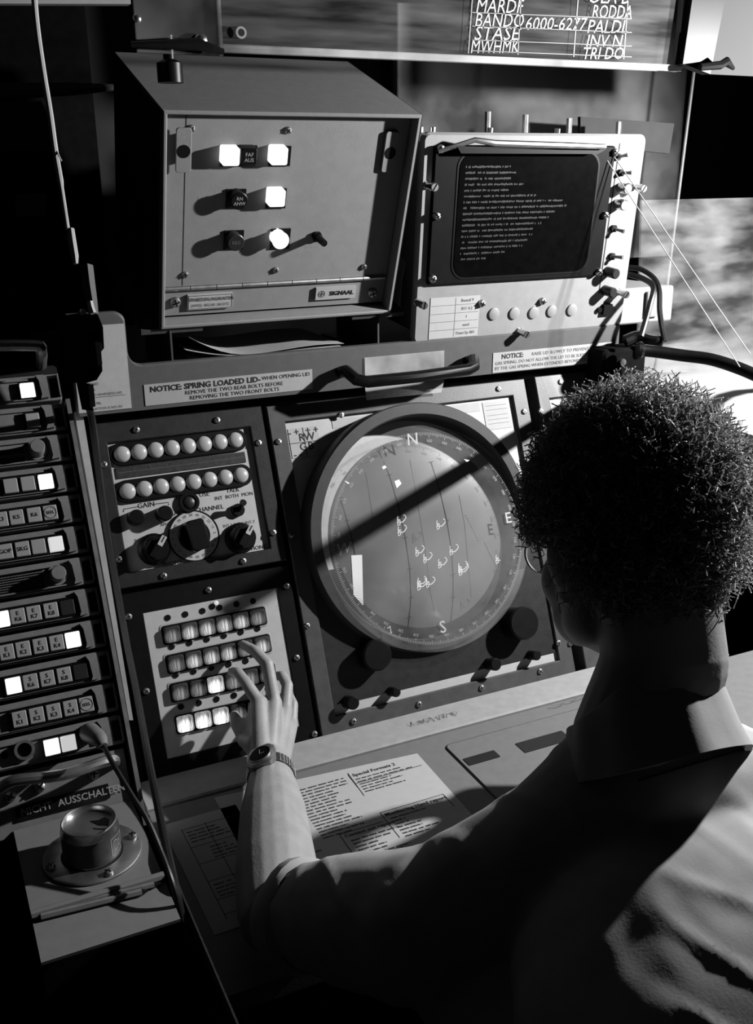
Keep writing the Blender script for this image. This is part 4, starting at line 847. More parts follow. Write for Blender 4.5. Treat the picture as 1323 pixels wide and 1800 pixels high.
# plug and cable
pg = thing('jack_plug', 'grey jack plug with thin black cable in the bottom module', 'plug')
p0 = RK.world(*Rk(156, 1288, .0), -.004); nN = RK.N
p1 = p0 + nN * .025; p2 = np.array(at(176, 1300, 1.34)); p3 = np.array(at(182, 1312, 1.33))
obj('plug_body', MB().tube([tuple(p0), tuple(p1), tuple(p2 * .6 + p1 * .4), tuple(p2), tuple(p3)], [.0135, .0135, .012, .010, .006], 14), 'module_grey', pg)
obj('plug_cable', MB().tube(catmull([tuple(p2), tuple(p3)] + path([(200, 1345, 1.30), (230, 1395, 1.27), (258, 1440, 1.25), (280, 1490, 1.23), (305, 1560, 1.20), (322, 1640, 1.22), (330, 1750, 1.30)])), .0035, 8), 'rubber', pg)
# ================================================================= shelf with can holder
sf = thing('rack_shelf', 'grey shelf plate with raised bars below the rack', 'shelf')
sx0, sx1, sy0, sy1 = -.735, -.576, -.400, -.135
obj('plate', MB().box(sx0, sx1, sy0, sy1, SHELFZ - .004, SHELFZ), 'shelf_grey', sf, sm=False); obj('shelf_support', MB().box(-.73, -.60, -.30, -.02, 0, SHELFZ - .004), 'black_matt', sf, sm=False)
for pa, pb, r in (((60, 1560), (300, 1490), .0055),):
    a = hit(30, 1603, (0, 0, SHELFZ + .006), (0, 0, 1)); c_ = hit(298, 1547, (0, 0, SHELFZ + .006), (0, 0, 1)); obj('raised_bar', MB().tube([(sx0, (a[1] + c_[1]) / 2, SHELFZ + .005), ((a[0] + c_[0]) / 2, (a[1] + c_[1]) / 2, SHELFZ + .005), (sx1, (a[1] + c_[1]) / 2, SHELFZ + .005)], .006, 8), 'shelf_grey', sf)
for (px, py, qx, qy, r, lab) in ((72, 1612, 262, 1565, .0042, 'pale pencil lying nearer the front edge of the rack shelf'), (78, 1603, 285, 1552, .0038, 'pale pencil lying behind the other on the rack shelf')):
    a = hit(px, py, (0, 0, SHELFZ + .004), (0, 0, 1)); c_ = hit(qx, qy, (0, 0, SHELFZ + .004), (0, 0, 1)); d_ = (c_ - a); t_ = thing('pencil', lab, 'pencil', group='pencils on the rack shelf')
    obj('barrel', MB().tube([tuple(a), tuple(a + d_ * .5), tuple(a + d_ * .93)], r, 6), 'module_grey', t_); obj('tip', MB().tube([tuple(a + d_ * .93), tuple(a + d_ * .985), tuple(a + d_)], [r, r * .3, .0005], 6), 'black', t_)
cc = hit(163, 1502, (0, 0, SHELFZ), (0, 0, 1)); cc = np.array([cc[0], cc[1], SHELFZ])
fl_ = thing('can_holder', 'round metal flange plate screwed to the shelf around the can', 'holder', Matrix.Translation(cc))
b = MB(); b.lathe([(.039, 0), (.062, 0), (.0625, .001), (.0625, .003), (.061, .004), (.040, .004), (.039, .003)], 0, 0, 48, False, False); obj('flange', b, 'steel_dull', fl_)
for a in (.15, 1.7, 3.3, 4.9): q = screw(fl_, .0545 * math.cos(a), .0545 * math.sin(a), .004); q.scale = (1.1, 1.1, 1.4)
cn = thing('drink_can', 'opened metal drink can with printed label standing in the round holder', 'can', Matrix.Translation(cc))
CH = .052; cr = .0365
b = MB(); b.lathe([(cr, .0005), (cr, CH - .008), (cr - .002, CH - .002), (cr - .0015, CH), (cr - .003, CH + .0008), (cr - .004, CH - .001), (cr - .005, CH - .0065), (cr - .012, CH - .006), (.004, CH - .0058)], 0, 0, 48); obj('can_body', b, 'tin', cn)
b = MB(); b.lathe([(cr + .0003, .006), (cr + .0003, CH - .012)], 0, 0, 48, False, False); obj('printed_wrap', b, 'tin_print', cn)
b = MB(); b.poly([(.002, .006), (.012, .003), (.021, .006), (.025, -.002), (.022, -.012), (.012, -.010)][::-1], CH - .0058, CH - .0050); obj('mouth_opening', b, 'black', cn, sm=False)
b = MB(); b.rp(.012, -.014, .020, .006, .003, CH - .0058, CH - .0045, .0006, rot=-.5); obj('pull_tab', b, 'tin', cn)
a0 = -1.0
def cpos(a, z, r=cr + .0008): return (r * math.cos(a), r * math.sin(a), z)
b = MB()
for k in range(10): 
    a, a2 = a0 + k * .06, a0 + (k + 1) * .06
    b.add([cpos(a, .012), cpos(a2, .012), cpos(a2, .0126), cpos(a, .0126)], [(0, 1, 2, 3)]); b.add([cpos(a, .036), cpos(a2, .036), cpos(a2, .0366), cpos(a, .0366)], [(0, 1, 2, 3)])
for a in (a0, a0 + .6): b.add([cpos(a, .012), cpos(a + .02, .012), cpos(a + .02, .0366), cpos(a, .0366)], [(0, 1, 2, 3)])
for (ca, cz, ra, rz_, s_, e_) in ((a0 + .22, .024, .12, .007, .6, 5.6), (a0 + .42, .023, .06, .004, 0, 6.2)):
    L_ = [cpos(ca + ra * math.cos(u), cz + rz_ * math.sin(u)) for u in np.linspace(s_, e_, 16)]
    for k in range(15):
        p, q = L_[k], L_[k + 1]; b.add([p, q, (q[0], q[1], q[2] + .0012), (p[0], p[1], p[2] + .0012)], [(0, 1, 2, 3)])
obj('can_emblem', b, 'white_label', cn, sm=False)
# ================================================================= hanging cord and black handset at the left
hc_ = thing('pull_cord', 'pale fabric cord hanging in front of the dark upper left, ending in a white plug', 'cord')
obj('cord', MB().tube(catmull(path([(54, -130, 1.28), (58, -40, 1.25), (64, 40, 1.25), (75, 120, 1.25), (88, 200, 1.25), (97, 265, 1.25), (108, 330, 1.25), (119, 403, 1.25)])), [.0038] * 36 + [.0028] * 7, 8), 'cord_white', hc_)
obj('cord_plug', MB().tube(path([(124, 402, 1.25), (127, 425, 1.25), (131, 450, 1.25), (133, 464, 1.25)]), [.0045, .005, .005, .003], 8), 'white_label', hc_)
obj('frayed_end', MB().tube(path([(99, 262, 1.25), (104, 275, 1.245), (108, 283, 1.245)]), .001, 5), 'cord_white', hc_)
hs = thing('hanging_handset', 'black handset with painted pale highlights hanging before the lid placard', 'handset')
obj('cradle_bracket', MB().tube(path([(152, 466, 1.40), (156, 500, 1.40), (161, 530, 1.40), (164, 552, 1.40)]), [.009, .009, .008, .007], 4), 'frame_mid', hs)
obj('bracket_stripe', MB().tube(path([(158, 530, 1.388), (160, 540, 1.388), (164, 551, 1.388)]), .0045, 6), 'white_label', hs)
def slab(pts, d, th):
    A_ = [at(x, y, d) for x, y in pts]; B_ = [at(x * 1, y, d + th) for x, y in pts]; return MB().loops([[tuple(p) for p in A_], [tuple(p) for p in B_]])
obj('handset_body', slab([(104, 556), (140, 550), (172, 553), (181, 575), (183, 612), (178, 618), (180, 652), (170, 668), (150, 674), (118, 672), (100, 640)], 1.41, .05), 'black', hs, sm=False)
obj('body_highlight', slab([(167, 601), (175, 601), (180, 640), (172, 644)], 1.405, .01), 'white_label', hs, sm=False)  # pale slabs on body and tongue are painted highlights
obj('lower_tongue', slab([(134, 672), (158, 674), (164, 722), (144, 720)], 1.42, .02), 'black', hs, sm=False); obj('tongue_highlight', slab([(155, 676), (164, 675), (168, 714), (159, 718)], 1.415, .01), 'white_label', hs, sm=False)
obj('screw_head', MB().tube(path([(142, 549, 1.40), (145, 548, 1.39), (146, 548, 1.385)]), .0045, 8), 'steel_dull', hs)
tag(obj('hanging_cable', MB().tube(catmull(path([(152, 705, 1.44), (162, 740, 1.50), (176, 850, 1.53), (190, 950, 1.54), (208, 1050, 1.54), (222, 1130, 1.53), (240, 1220, 1.50), (262, 1340, 1.44), (284, 1450, 1.34), (297, 1510, 1.27), (312, 1580, 1.22), (330, 1680, 1.24), (345, 1800, 1.28)])), .0055, 8), 'rubber'), 'black handset cable running down past the rack to the desk edge', 'cable')
# ================================================================= dim background upper left
wc_ = thing('wall_cabinet', 'dark cabinet with plain grey door in the left background', 'cabinet')
def vpart(name, q, y, m, th):
    a, b_, c_, d_ = [hit(*p, (0, y, 0), (0, -1, 0)) for p in q]
    return obj(name, MB().loops([[tuple(p) for p in (d_, c_, b_, a)], [tuple(p + np.array([0, th, 0])) for p in (d_, c_, b_, a)]]), m, wc_, sm=False)
obj('cabinet_body', MB().box(-1.1, -.36, .81, 1.2, 0, 2.0), 'black_matt', wc_, sm=False)
vpart('door', ((-60, 178), (84, 178), (92, 264), (-60, 264)), .79, 'wall_panel', .02); vpart('label_plate', ((26, 342), (82, 340), (80, 380), (28, 381)), .80, 'frame_mid', .01)
p = hit(20, 160, (0, .70, 0), (0, -1, 0)); p2 = hit(225, 153, (0, .70, 0), (0, -1, 0)); tag(obj('conduit_pipe', MB().tube([(p[0] - .1, .70, p[2]), tuple(p), tuple((p + p2) / 2), tuple(p2)], [.014, .014, .012, .004], 10), 'frame_mid'), 'dark grey pipe running behind the hanging cord', 'pipe')
vboard('overhead_edge', 'pale ceiling strip edge along the top left of the picture', 'strip', ((-60, -40), (232, -40), (230, 7), (-60, 6)), .30, 'sill_grey', .02, 2.5)
# ================================================================= the operator
def ellipsoid(b, c, r, rot=None, n=20, m=12):
    c = Vector(c); R_ = rot or Matrix.Identity(3); L_ = []
    for i in range(1, m):
        th = math.pi * i / m - math.pi / 2
        L_.append([tuple(c + R_ @ Vector((r[0] * math.cos(th) * math.cos(2 * math.pi * k / n), r[1] * math.cos(th) * math.sin(2 * math.pi * k / n), r[2] * math.sin(th)))) for k in range(n)])
    b.loops(L_)
def capsule(b, p, q, r0, r1, n=14):
    p, q = Vector(p), Vector(q); d = (q - p).normalized(); pts = []; rr = []
    for k in range(5): a = math.pi / 2 * (k / 4 - 1) * .97; pts.append(p + d * r0 * math.sin(a)); rr.append(r0 * math.cos(a))
    for k in range(1, 6): a = math.pi / 2 * k / 5 * .97; pts.append(q + d * r1 * math.sin(a)); rr.append(r1 * math.cos(a))
    pts.insert(5, q); rr.insert(5, r1)
    b.tube([tuple(x) for x in pts], rr, n)
def chain(b, pts, rad, n=14):
    for k in range(len(pts) - 1): capsule(b, pts[k], pts[k + 1], rad[k], rad[k + 1], n)
def remeshed(b, name, voxel, iters=4, fac=.5):
    m = b.mesh('tmp'); o = bpy.data.objects.new('tmp', m); COL.objects.link(o)
    md = o.modifiers.new('r', 'REMESH'); md.mode = 'VOXEL'; md.voxel_size = voxel
    if iters: sm_ = o.modifiers.new('s', 'SMOOTH'); sm_.iterations = iters; sm_.factor = fac
    dg = bpy.context.evaluated_depsgraph_get(); me = bpy.data.meshes.new_from_object(o.evaluated_get(dg)); bpy.data.objects.remove(o); me.name = name
    me.polygons.foreach_set('use_smooth', [True] * len(me.polygons)); return me
HC = Vector(at(1102, 945, .98))
fwd = Vector((.10, .92, -.40)).normalized(); left = Vector((0, 0, 1)).cross(fwd).normalized(); hup = fwd.cross(left).normalized()
left = (left * math.cos(.0) + hup * math.sin(.0)).normalized(); hup = fwd.cross(left).normalized()
HM = Matrix((( -left.x, fwd.x, hup.x, HC.x), (-left.y, fwd.y, hup.y, HC.y), (-left.z, fwd.z, hup.z, HC.z), (0, 0, 0, 1)))   # local x = right, y = front, z = up
HR = HM.to_3x3()
def hl(x, y, z): return HM @ Vector((x, y, z))
SHL, SHR = Vector(at(768, 1628, .985)), Vector((.035, -.775, .985))
print('SHL', SHL)
C7 = Vector((-.200, -.785, 1.125))
def ph(px, py, h): return Vector(hit(px, py, PANEL.p0 + PANEL.N * h, PANEL.N))
WR = Vector(at(475, 1342, 1.485)); EL = Vector(at(490, 1606, 1.20))
print('WR', WR, 'EL', EL, (WR - EL).length)
b = MB()
# head
ellipsoid(b, hl(0, -.012, .030), (.075, .096, .084), HR); ellipsoid(b, hl(0, .034, -.035), (.065, .064, .086), HR); ellipsoid(b, hl(0, .040, -.082), (.047, .045, .034), HR)
ellipsoid(b, hl(0, .074, -.102), (.020, .016, .016), HR); ellipsoid(b, hl(0, .103, -.036), (.014, .018, .013), HR); capsule(b, hl(0, .088, .004), hl(0, .106, -.030), .008, .010)
ellipsoid(b, hl(0, .080, .016), (.048, .014, .010), HR); ellipsoid(b, hl(0, .092, -.066), (.022, .010, .006), HR); ellipsoid(b, hl(0, .090, -.077), (.019, .010, .006), HR)
for s_ in (-1, 1):
    ellipsoid(b, hl(s_ * .040, .058, -.035), (.028, .030, .034), HR); ellipsoid(b, hl(s_ * .036, .055, -.07), (.026, .030, .034), HR); ellipsoid(b, hl(s_ * .052, .015, -.075), (.018, .034, .026), HR)
    er = HR @ Matrix.Rotation(s_ * -.35, 3, 'Z') @ Matrix.Rotation(-.2, 3, 'X')
    ellipsoid(b, hl(s_ * .079, -.010, -.018), (.007, .019, .031), er); ellipsoid(b, hl(s_ * .077, -.004, -.046), (.007, .010, .010), er)
# neck and hidden trunk
chain(b, [hl(0, -.035, -.05), hl(0, -.032, -.12), C7 + Vector((0, .055, .01)), C7 + Vector((0, .06, -.05))], [.058, .058, .060, .060], 20)
chain(b, [C7 + Vector((0, .07, -.07)), Vector((-.22, -.95, .95)), Vector((-.25, -1.22, .76))], [.06, .07, .08], 20)
chain(b, [C7 + Vector((0, .05, -.09)), SHL], [.04, .038]); chain(b, [C7 + Vector((0, .05, -.09)), SHR], [.04, .038])
# left arm, forearm, wrist
chain(b, [SHL, EL], [.038, .040], 20)
d_ = (WR - EL)
chain(b, [EL, EL + d_ * .25, EL + d_ * .62, EL + d_ * .88, WR], [.050, .053, .046, .033, .0285], 20)
# left hand (joints: pixel on the keypad plane, height above it)
IM, MMc, RM, PM = ph(455, 1235, .096), ph(482, 1236, .098), ph(501, 1249, .085), ph(512, 1272, .070)
fingers = [([IM, ph(434, 1203, .082), ph(419, 1183, .060), ph(409, 1181, .030)], [.0108, .0096, .0088, .0078]),
           ([MMc, ph(470, 1168, .084), ph(449, 1145, .054), ph(429, 1134, .020)], [.0112, .0100, .0092, .0080]),
           ([RM, ph(505, 1205, .066), ph(496, 1188, .042), ph(484, 1188, .020)], [.0108, .0095, .0086, .0076]),
           ([PM, ph(515, 1238, .056), ph(508, 1223, .038), ph(498, 1222, .020)], [.0100, .0085, .0076, .0068]),
           ([WR.lerp(IM, .22) + Vector((-.012, .004, -.008)), ph(432, 1300, .076), ph(416, 1272, .060), ph(412, 1258, .046)], [.0150, .0125, .0105, .0085])]
for pts, rad in fingers: chain(b, pts, rad, 14)
ax = d_.normalized(); side = ax.cross(Vector(PANEL.N)).normalized()
if side.x < 0: side = -side
wl = [WR - side * .014, WR - side * .005, WR + side * .005, WR + side * .013]
nrm = Vector(PANEL.N)
for wp, mp, r1 in zip(wl, (IM, MMc, RM, PM), (.0125, .0128, .0120, .0112)):
    capsule(b, wp, mp, .0175, r1, 14); capsule(b, wp - nrm * .008, mp - nrm * .010, .0165, .011, 14); capsule(b, wp - nrm * .014, mp.lerp(wp, .12) - nrm * .022, .0150, .012, 14); capsule(b, wp - nrm * .016, mp.lerp(wp, .25) - nrm * .032, .0150, .011, 14)
for a_, c_ in ((IM, MMc), (MMc, RM), (RM, PM)):
    for f_ in (.35, .6, .85): capsule(b, WR.lerp(a_, f_) - nrm * .006, WR.lerp(c_, f_) - nrm * .006, .0105, .0105, 10)
capsule(b, WR.lerp(IM, .25) - side * .012 - nrm * .012, fingers[4][0][1], .018, .014); capsule(b, WR.lerp(IM, .45) - nrm * .022, fingers[4][0][1] - nrm * .006, .016, .013); capsule(b, WR.lerp(IM, .55) - nrm * .026, fingers[4][0][2] - nrm * .004, .013, .010)
# right arm, unseen, raised behind the head to shade a band of the sheet
REL = Vector((.24, -.43, .82)); RWR = Vector((.17, -.32, 1.00))
chain(b, [SHR, REL], [.038, .040], 16); chain(b, [REL, REL.lerp(RWR, .4), RWR], [.042, .040, .027], 16)
for k in range(4): o_ = Vector((.022 * (k - 1.5), 0, 0)); chain(b, [RWR + o_ * .4, RWR + o_ + Vector((-.035, .0, .085)), RWR + o_ * 1.2 + Vector((-.06, -.02, .11)), RWR + o_ * 1.2 + Vector((-.075, -.045, .115))], [.014, .0105, .009, .0078])
chain(b, [RWR, RWR + Vector((-.035, -.035, .03)), RWR + Vector((-.06, -.05, .06))], [.016, .012, .009])
body = remeshed(b, 'person', .0024, 5, .5)
import bmesh
bm = bmesh.new(); bm.from_mesh(body); hv = [v for v in bm.verts if (v.co - HC).length < .15 and (HM.inverted() @ v.co).y < .092 and abs((HM.inverted() @ v.co).x) < .070]
for _ in range(24): bmesh.ops.smooth_vert(bm, verts=hv, factor=.5, use_axis_x=True, use_axis_y=True, use_axis_z=True)
bm.to_mesh(body); bm.free()
per = tag(obj('person', body, 'skin', sm=False), 'operator seen from behind in light shirt, left hand pressing a lit key', 'person')
# eyes
for s_ in (-1, 1):
    e = MB(); ellipsoid(e, hl(s_ * .030, .081, .0), (.012, .012, .012), HR, 12, 8); obj('eye', e, 'white_label', per)
# finger nails on the visible fingers
for pts, rad in fingers[:2]:
    tip, prev = pts[3], pts[2]; dd = (tip - prev).normalized(); up_ = (nrm - dd * nrm.dot(dd)).normalized(); sd = dd.cross(up_)
    rot = Matrix((sd, dd, up_)).transposed(); e = MB(); ellipsoid(e, tip + dd * .001 + up_ * rad[3] * .72, (.0055, .0065, .0016), rot, 12, 6); obj('fingernail', e, 'skin', per)
# ---- shirt
b = MB()
tl = Matrix.Rotation(-.45, 3, 'X')
ellipsoid(b, (-.225, -.95, .965), (.200, .135, .26), Matrix.Rotation(-.15, 3, 'Z') @ Matrix.Rotation(-1.32, 3, 'X') @ Matrix.Rotation(-.08, 3, 'Z'), 28, 18)
ellipsoid(b, (-.250, -1.15, .87), (.19, .140, .22), Matrix.Rotation(-1.0, 3, 'X'), 28, 18); ellipsoid(b, (-.26, -1.27, .74), (.175, .145, .12), None, 24, 14)
chain(b, [C7 + Vector((.01, .045, -.045)), C7.lerp(SHL, .5) + Vector((0, .01, -.015)), SHL], [.086, .074, .072], 20); chain(b, [C7 + Vector((.01, .045, -.045)), C7.lerp(SHR, .5) + Vector((0, .01, -.01)), SHR], [.086, .074, .072], 20)
ellipsoid(b, (-.21, -.69, .90), (.14, .14, .10), None, 24, 14)
hem = EL + (SHL - EL) * .14
chain(b, [SHL, SHL.lerp(EL, .5), hem + (SHL - EL) * .12], [.078, .068, .058], 20)
chain(b, [SHR, SHR.lerp(REL, .5), SHR.lerp(REL, .9)], [.074, .066, .062], 20)
chain(b, [SHL + Vector((.05, .0, -.06)), Vector((-.33, -1.02, .88))], [.08, .10], 16)
sm_ = remeshed(b, 'shirt', .0055, 8, .5)
# cloth folds: real relief along the pull lines
from mathutils import noise as mnoise
co = np.empty(len(sm_.vertices) * 3); sm_.vertices.foreach_get('co', co); co = co.reshape(-1, 3)
no_ = np.array([v.normal[:] for v in sm_.vertices])
for i in range(len(co)):
    p = Vector(co[i]); f1 = mnoise.noise(Vector((p.x * 9 + p.y * 5, p.y * 14 - p.x * 3, p.z * 5))) * .0045; f2 = mnoise.noise(Vector((p.x * 26, p.y * 30, p.z * 9 + 4))) * .0012
    rdg = 1 - abs(mnoise.noise(Vector((p.x * 16 + p.z * 5, p.y * 7, p.z * 7 + 9)))) * 2; f3 = max(0, rdg - .6) * .005
    co[i] += no_[i] * (f1 + f2 + f3)
sm_.vertices.foreach_set('co', co.ravel()); sm_.update()
shirt = obj('shirt', sm_, 'shirt', per, sm=False)
from mathutils.bvhtree import BVHTree
bv = BVHTree.FromPolygons([v.co[:] for v in sm_.vertices], [p.vertices[:] for p in sm_.polygons])
def on_shirt(p, frm):
    p, frm = Vector(p), Vector(frm); h_ = bv.ray_cast(frm, (p - frm).normalized()); return h_[0]
# rolled sleeve hem round the elbow
aa = (SHL - EL).normalized(); s1 = aa.cross(Vector((0, 0, 1))).normalized(); s2 = s1.cross(aa)
b = MB(); L_ = []
for k, (off, r) in enumerate(((-.006, .050), (-.012, .056), (.0, .062), (.026, .064), (.034, .058))):
    c_ = hem + aa * off; L_.append([tuple(c_ + (s1 * math.cos(t_) + s2 * math.sin(t_)) * (r + .003 * math.sin(3 * t_ + k))) for t_ in np.linspace(0, 2 * math.pi, 28, endpoint=False)])
b.loops(L_, False, False); obj('sleeve_hem', b, 'shirt', per)
# collar: stand-up band folded over
b = MB(); nk = C7 + Vector((.016, .052, .014)); axn = Vector((.12, .60, .79)).normalized(); u1 = axn.cross(Vector((1, 0, 0))).normalized(); u2 = axn.cross(u1); L_ = []
for off, r in ((-.028, .079), (.010, .071), (.062, .0665), (.070, .067), (.072, .0695), (.066, .072), (.030, .0755), (-.005, .080), (-.028, .086)):
    L_.append([tuple(nk + axn * ((off * (.30 + .70 * (.5 - .5 * math.cos(t_ - .785))) if off > 0 else off) + .004 * math.sin(t_ * 2 + 1)) + (u1 * math.cos(t_) + u2 * math.sin(t_)) * (r * (1 + .06 * abs(math.cos(t_))) + .002 * math.sin(9 * t_))) for t_ in np.linspace(0, 2 * math.pi, 48, endpoint=False)])
b.loops(L_, closed=True); obj('shirt_collar', b, 'shirt', per)
# yoke seam across the back
b = MB(); pts = []
for px in range(1122, 1560, 14): pts.append(on_shirt(at(px, 1372 - (px - 1122) * .30, 1.0), CAM))
vw = Vector(CAM); pts = [p for p in pts if p and p.z > 1.0]; pts = [p + (vw - p).normalized() * .0006 for p in pts]
b.tube([tuple(p) for p in pts], .0009, 5); obj('yoke_seam', b, 'ink', per)
# trousers, shoes
b = MB()
ellipsoid(b, (-.26, -1.27, .69), (.175, .145, .085), None, 24, 14)
for s_, kx in ((-1, -.34), (1, -.12)):
    hipp = Vector((-.26 + s_ * .08, -1.25, .68)); kn = Vector((kx, -.80, .62)); an = Vector((kx, -.70, .12)); chain(b, [hipp, kn], [.085, .062], 18); chain(b, [kn, an], [.060, .048], 16)
tm = remeshed(b, 'trousers', .012, 4); obj('trousers', tm, 'trousers', per, sm=False)
for kx in (-.34, -.12):
    b = MB(); ellipsoid(b, (kx, -.64, .045), (.045, .13, .045), None, 16, 10); ellipsoid(b, (kx, -.69, .08), (.045, .055, .05), None, 14, 8); obj('shoe', remeshed(b, 'shoe', .008, 3), 'black', per, sm=False)
# ---- hair
def on_scalp(x, y, z):
    """hair grows on the crown, sides down to the ears and the nape"""
    if y > .045: return z > .052
    if y > .005: return z > .020 - (.045 - y) * .7
    if y > -.035: return z > -.008 - (.005 - y) * 1.2
    return z > -.078
cr_c, cr_r = np.array([0, -.012, .030]), np.array([.076, .097, .085])
def scalp_point(rs):
    while True:
        d = rs.normal(size=3); d /= np.linalg.norm(d); p = cr_c + cr_r * d
        if d[2] < -.2:            # follow the back of the head down to the nape
            p = np.array([cr_c[0] + .066 * d[0] * 1.05, cr_c[1] + .092 * d[1], .03 - .11 * min(1, -d[2] * 1.15)])
            if p[1] > -.03: continue
        if on_scalp(*p): nn = d / cr_r; return p, nn / np.linalg.norm(nn)
rs = np.random.RandomState(11)
b = MB(); nu, nv = 40, 26; V_ = []; ok = {}
idx = {}
for j in range(nv + 1):
    for i in range(nu):
        th = math.pi * j / nv; ph_ = 2 * math.pi * i / nu; d = np.array([math.sin(th) * math.cos(ph_), math.sin(th) * math.sin(ph_), math.cos(th)])
        p = cr_c + (cr_r + .010) * d
        if d[2] < -.2: p[2] = .03 - .118 * min(1, -d[2] * 1.15); p[0] = cr_c[0] + .078 * d[0]; p[1] = cr_c[1] + .103 * d[1]
        ok[(j, i)] = on_scalp(*p) or (on_scalp(*(p * .97)))
        V_.append(tuple(HM @ Vector(p)))
F_ = []
for j in range(nv):
    for i in range(nu):
        q = [(j, i), (j + 1, i), (j + 1, (i + 1) % nu), (j, (i + 1) % nu)]
        if all(ok[k] for k in q): F_.append(tuple(k[0] * nu + k[1] for k in q))
b.add(V_, F_)
mat('hair', .62, .5, var=.3, scale=70, spec=.3)
nt = MAT['hair'].node_tree; bs = nt.nodes['Principled BSDF']; tr = nt.nodes.new('ShaderNodeBsdfTranslucent'); mx = nt.nodes.new('ShaderNodeMixShader'); mx.inputs[0].default_value = .5
tr.inputs['Color'].default_value = (.5, .5, .5, 1); nt.links.new(bs.outputs[0], mx.inputs[1]); nt.links.new(tr.outputs[0], mx.inputs[2]); nt.links.new(mx.outputs[0], nt.nodes['Material Output'].inputs[0])
mat('hair_root', .05, .8)
hair_cap = obj('hair', b, 'hair_root', per)
NC = 9000; segs = 11; side_n = 3; VV = np.zeros((NC, segs, side_n, 3))
for c in range(NC):
    p, nn = scalp_point(rs); ln = rs.uniform(.018, .044) * (1.15 if p[1] < -.02 else .8) * (0.55 if p[2] < -.035 else 1.0) * (.8 if p[1] > .05 else 1)
    tlt = nn + rs.normal(size=3) * .45; tlt /= np.linalg.norm(tlt); e1 = np.cross(tlt, rs.normal(size=3)); e1 /= np.linalg.norm(e1); e2 = np.cross(tlt, e1)
    tn = rs.uniform(1.5, 3.2) * 2 * math.pi; rr = rs.uniform(.0025, .0055); p0_ = rs.uniform(0, 6.28); w_0 = rs.uniform(.0005, .0009)
    s_ = np.linspace(0, 1, segs)
    cen = p + nn * .002 + np.outer(s_ * ln, tlt) + np.outer(np.cos(p0_ + tn * s_) * rr * np.minimum(1, s_ * 3), e1) + np.outer(np.sin(p0_ + tn * s_) * rr * np.minimum(1, s_ * 3), e2)
    for k in range(side_n):
        a = 2 * math.pi * k / side_n; VV[c, :, k] = cen + (e1 * math.cos(a) + tlt * math.sin(a)) * w_0
VV = VV.reshape(-1, 3) @ np.array(HR).T + np.array(HC)
base = (np.arange(NC) * segs * side_n)[:, None, None, None]; jj = np.arange(segs - 1)[None, :, None, None] * side_n; kk = np.arange(side_n)[None, None, :, None]
k2 = (kk + 1) % side_n
FF = np.concatenate([base + jj + kk, base + jj + k2, base + jj + side_n + k2, base + jj + side_n + kk], axis=3).reshape(-1, 4)
me = bpy.data.meshes.new('hair_curls'); me.vertices.add(len(VV)); me.vertices.foreach_set('co', VV.ravel())
me.loops.add(FF.size); me.loops.foreach_set('vertex_index', FF.ravel()); me.polygons.add(len(FF)); me.polygons.foreach_set('loop_start', np.arange(0, FF.size, 4)); me.update(calc_edges=True); me.validate()
me.polygons.foreach_set('use_smooth', [True] * len(me.polygons))
obj('curls', me, 'hair', hair_cap, sm=False, kind='stuff')
# ---- spectacles
gs = thing('spectacles', 'thin wire spectacles on the face of the operator, left lens showing past the cheek', 'spectacles')
for s_ in (-1, 1):
    L_ = [hl(s_ * .036 + .027 * math.cos(a), .104 - .004 * abs(math.cos(a)), .000 + .023 * math.sin(a) - .004) for a in np.linspace(0, 2 * math.pi, 28, endpoint=False)]
    rim_ = obj('lens_rim', MB().tube([tuple(p) for p in L_], .0015, 6, closed=True), 'steel_dull', gs)
    b = MB(); b.add([tuple(p) for p in L_] , [tuple(range(28))]); b.add([tuple(p + fwd * .0015) for p in L_], [tuple(range(27, -1, -1))]); obj('lens', b, 'plexi', gs, sm=False)
    obj('temple', MB().tube(catmull([tuple(hl(s_ * .063, .100, .006)), tuple(hl(s_ * .074, .05, .006)), tuple(hl(s_ * .083, .002, .006)), tuple(hl(s_ * .083, -.022, -.012))], 4), .0014, 6), 'steel_dull', gs)
obj('bridge', MB().tube([tuple(hl(-.010, .103, .004)), tuple(hl(0, .108, .008)), tuple(hl(.010, .103, .004))], .0014, 6), 'steel_dull', gs)
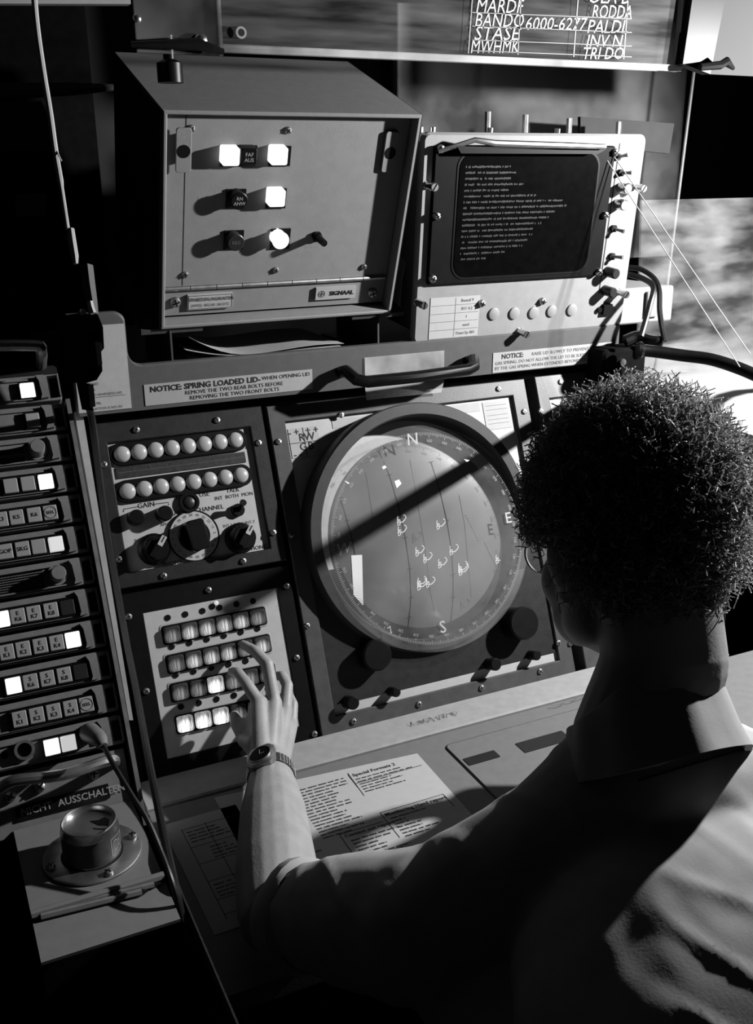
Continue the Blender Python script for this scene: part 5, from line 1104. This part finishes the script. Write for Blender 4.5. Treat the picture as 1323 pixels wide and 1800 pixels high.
# ---- wristwatch
wt = thing('wristwatch', 'square-cased wristwatch with round dial and mesh strap on the left wrist', 'watch')
wc = EL + d_ * .90; A_ = d_.normalized(); tocam = (Vector(CAM) - wc).normalized(); lf = Vector(at(433, 1372, 1.5)) - Vector(at(470, 1372, 1.5))
nW = (tocam * 1.0 + lf.normalized() * .22); nW = (nW - A_ * nW.dot(A_)).normalized(); tW = A_.cross(nW).normalized()
WMx = Matrix(((tW.x, A_.x, nW.x, wc.x), (tW.y, A_.y, nW.y, wc.y), (tW.z, A_.z, nW.z, wc.z), (0, 0, 0, 1))); wt.matrix_world = WMx
R0 = .0330
b = MB(); L_ = []
for rr, y in ((R0, -.010), (R0 + .002, -.010), (R0 + .002, .010), (R0, .010)): L_.append([((rr) * math.cos(t_), y, rr * math.sin(t_)) for t_ in np.linspace(0, 2 * math.pi, 40, endpoint=False)])
b.loops(L_, closed=True); stp = obj('strap', b, 'mesh_strap', wt)
for k in range(40):
    t_ = 2 * math.pi * k / 40; c, s_ = math.cos(t_), math.sin(t_)
    if s_ > .8: continue
    obj('strap_rib', MB().tube([((R0 + .0022) * c, -.010, (R0 + .0022) * s_), ((R0 + .0022) * c, 0, (R0 + .0022) * s_), ((R0 + .0022) * c, .010, (R0 + .0022) * s_)], .0009, 5), 'steel_dull', stp)
b = MB()
oct_ = [(x * 1.25, y * 1.2) for x, y in ((-.017, -.011), (-.011, -.019), (.011, -.019), (.017, -.011), (.017, .011), (.011, .019), (-.011, .019), (-.017, .011))]
b.loops([[(x, y, R0 - .002) for x, y in oct_], [(x, y, R0 + .006) for x, y in oct_], [(x * .86, y * .86, R0 + .0085) for x, y in oct_]]); cs = obj('watch_case', b, 'steel_dull', wt)
b = MB(); b.cyl(0, 0, .0165, R0 + .0085, R0 + .0092, 28); dl = obj('dial', b, 'screen_dark', cs); b = MB(); b.ring(0, 0, .0173, .0163, R0 + .0085, R0 + .0100, 32); obj('dial_ring', b, 'steel_dull', cs)
b = MB(); b.box(-.0004, .0004, 0, .010, R0 + .0092, R0 + .0096); b.box(0, .007, -.0004, .0004, R0 + .0092, R0 + .0096); obj('watch_hands', b, 'cap_grey', dl, sm=False)
b = MB(); b.tube([(.0165, 0, R0 + .003), (.019, 0, R0 + .003), (.0205, 0, R0 + .003)], .002, 8); obj('crown', b, 'metal', cs)
# ---- stool
st_ = thing('stool', 'round black stool under the operator', 'stool', Matrix.Translation((-.26, -1.27, 0)))
obj('seat', MB().cyl(0, 0, .19, .555, .595, 32, .012), 'black', st_); obj('post', MB().cyl(0, 0, .03, .03, .555, 16), 'steel_dull', st_); obj('base', MB().cyl(0, 0, .20, 0, .03, 28, .01), 'black', st_)
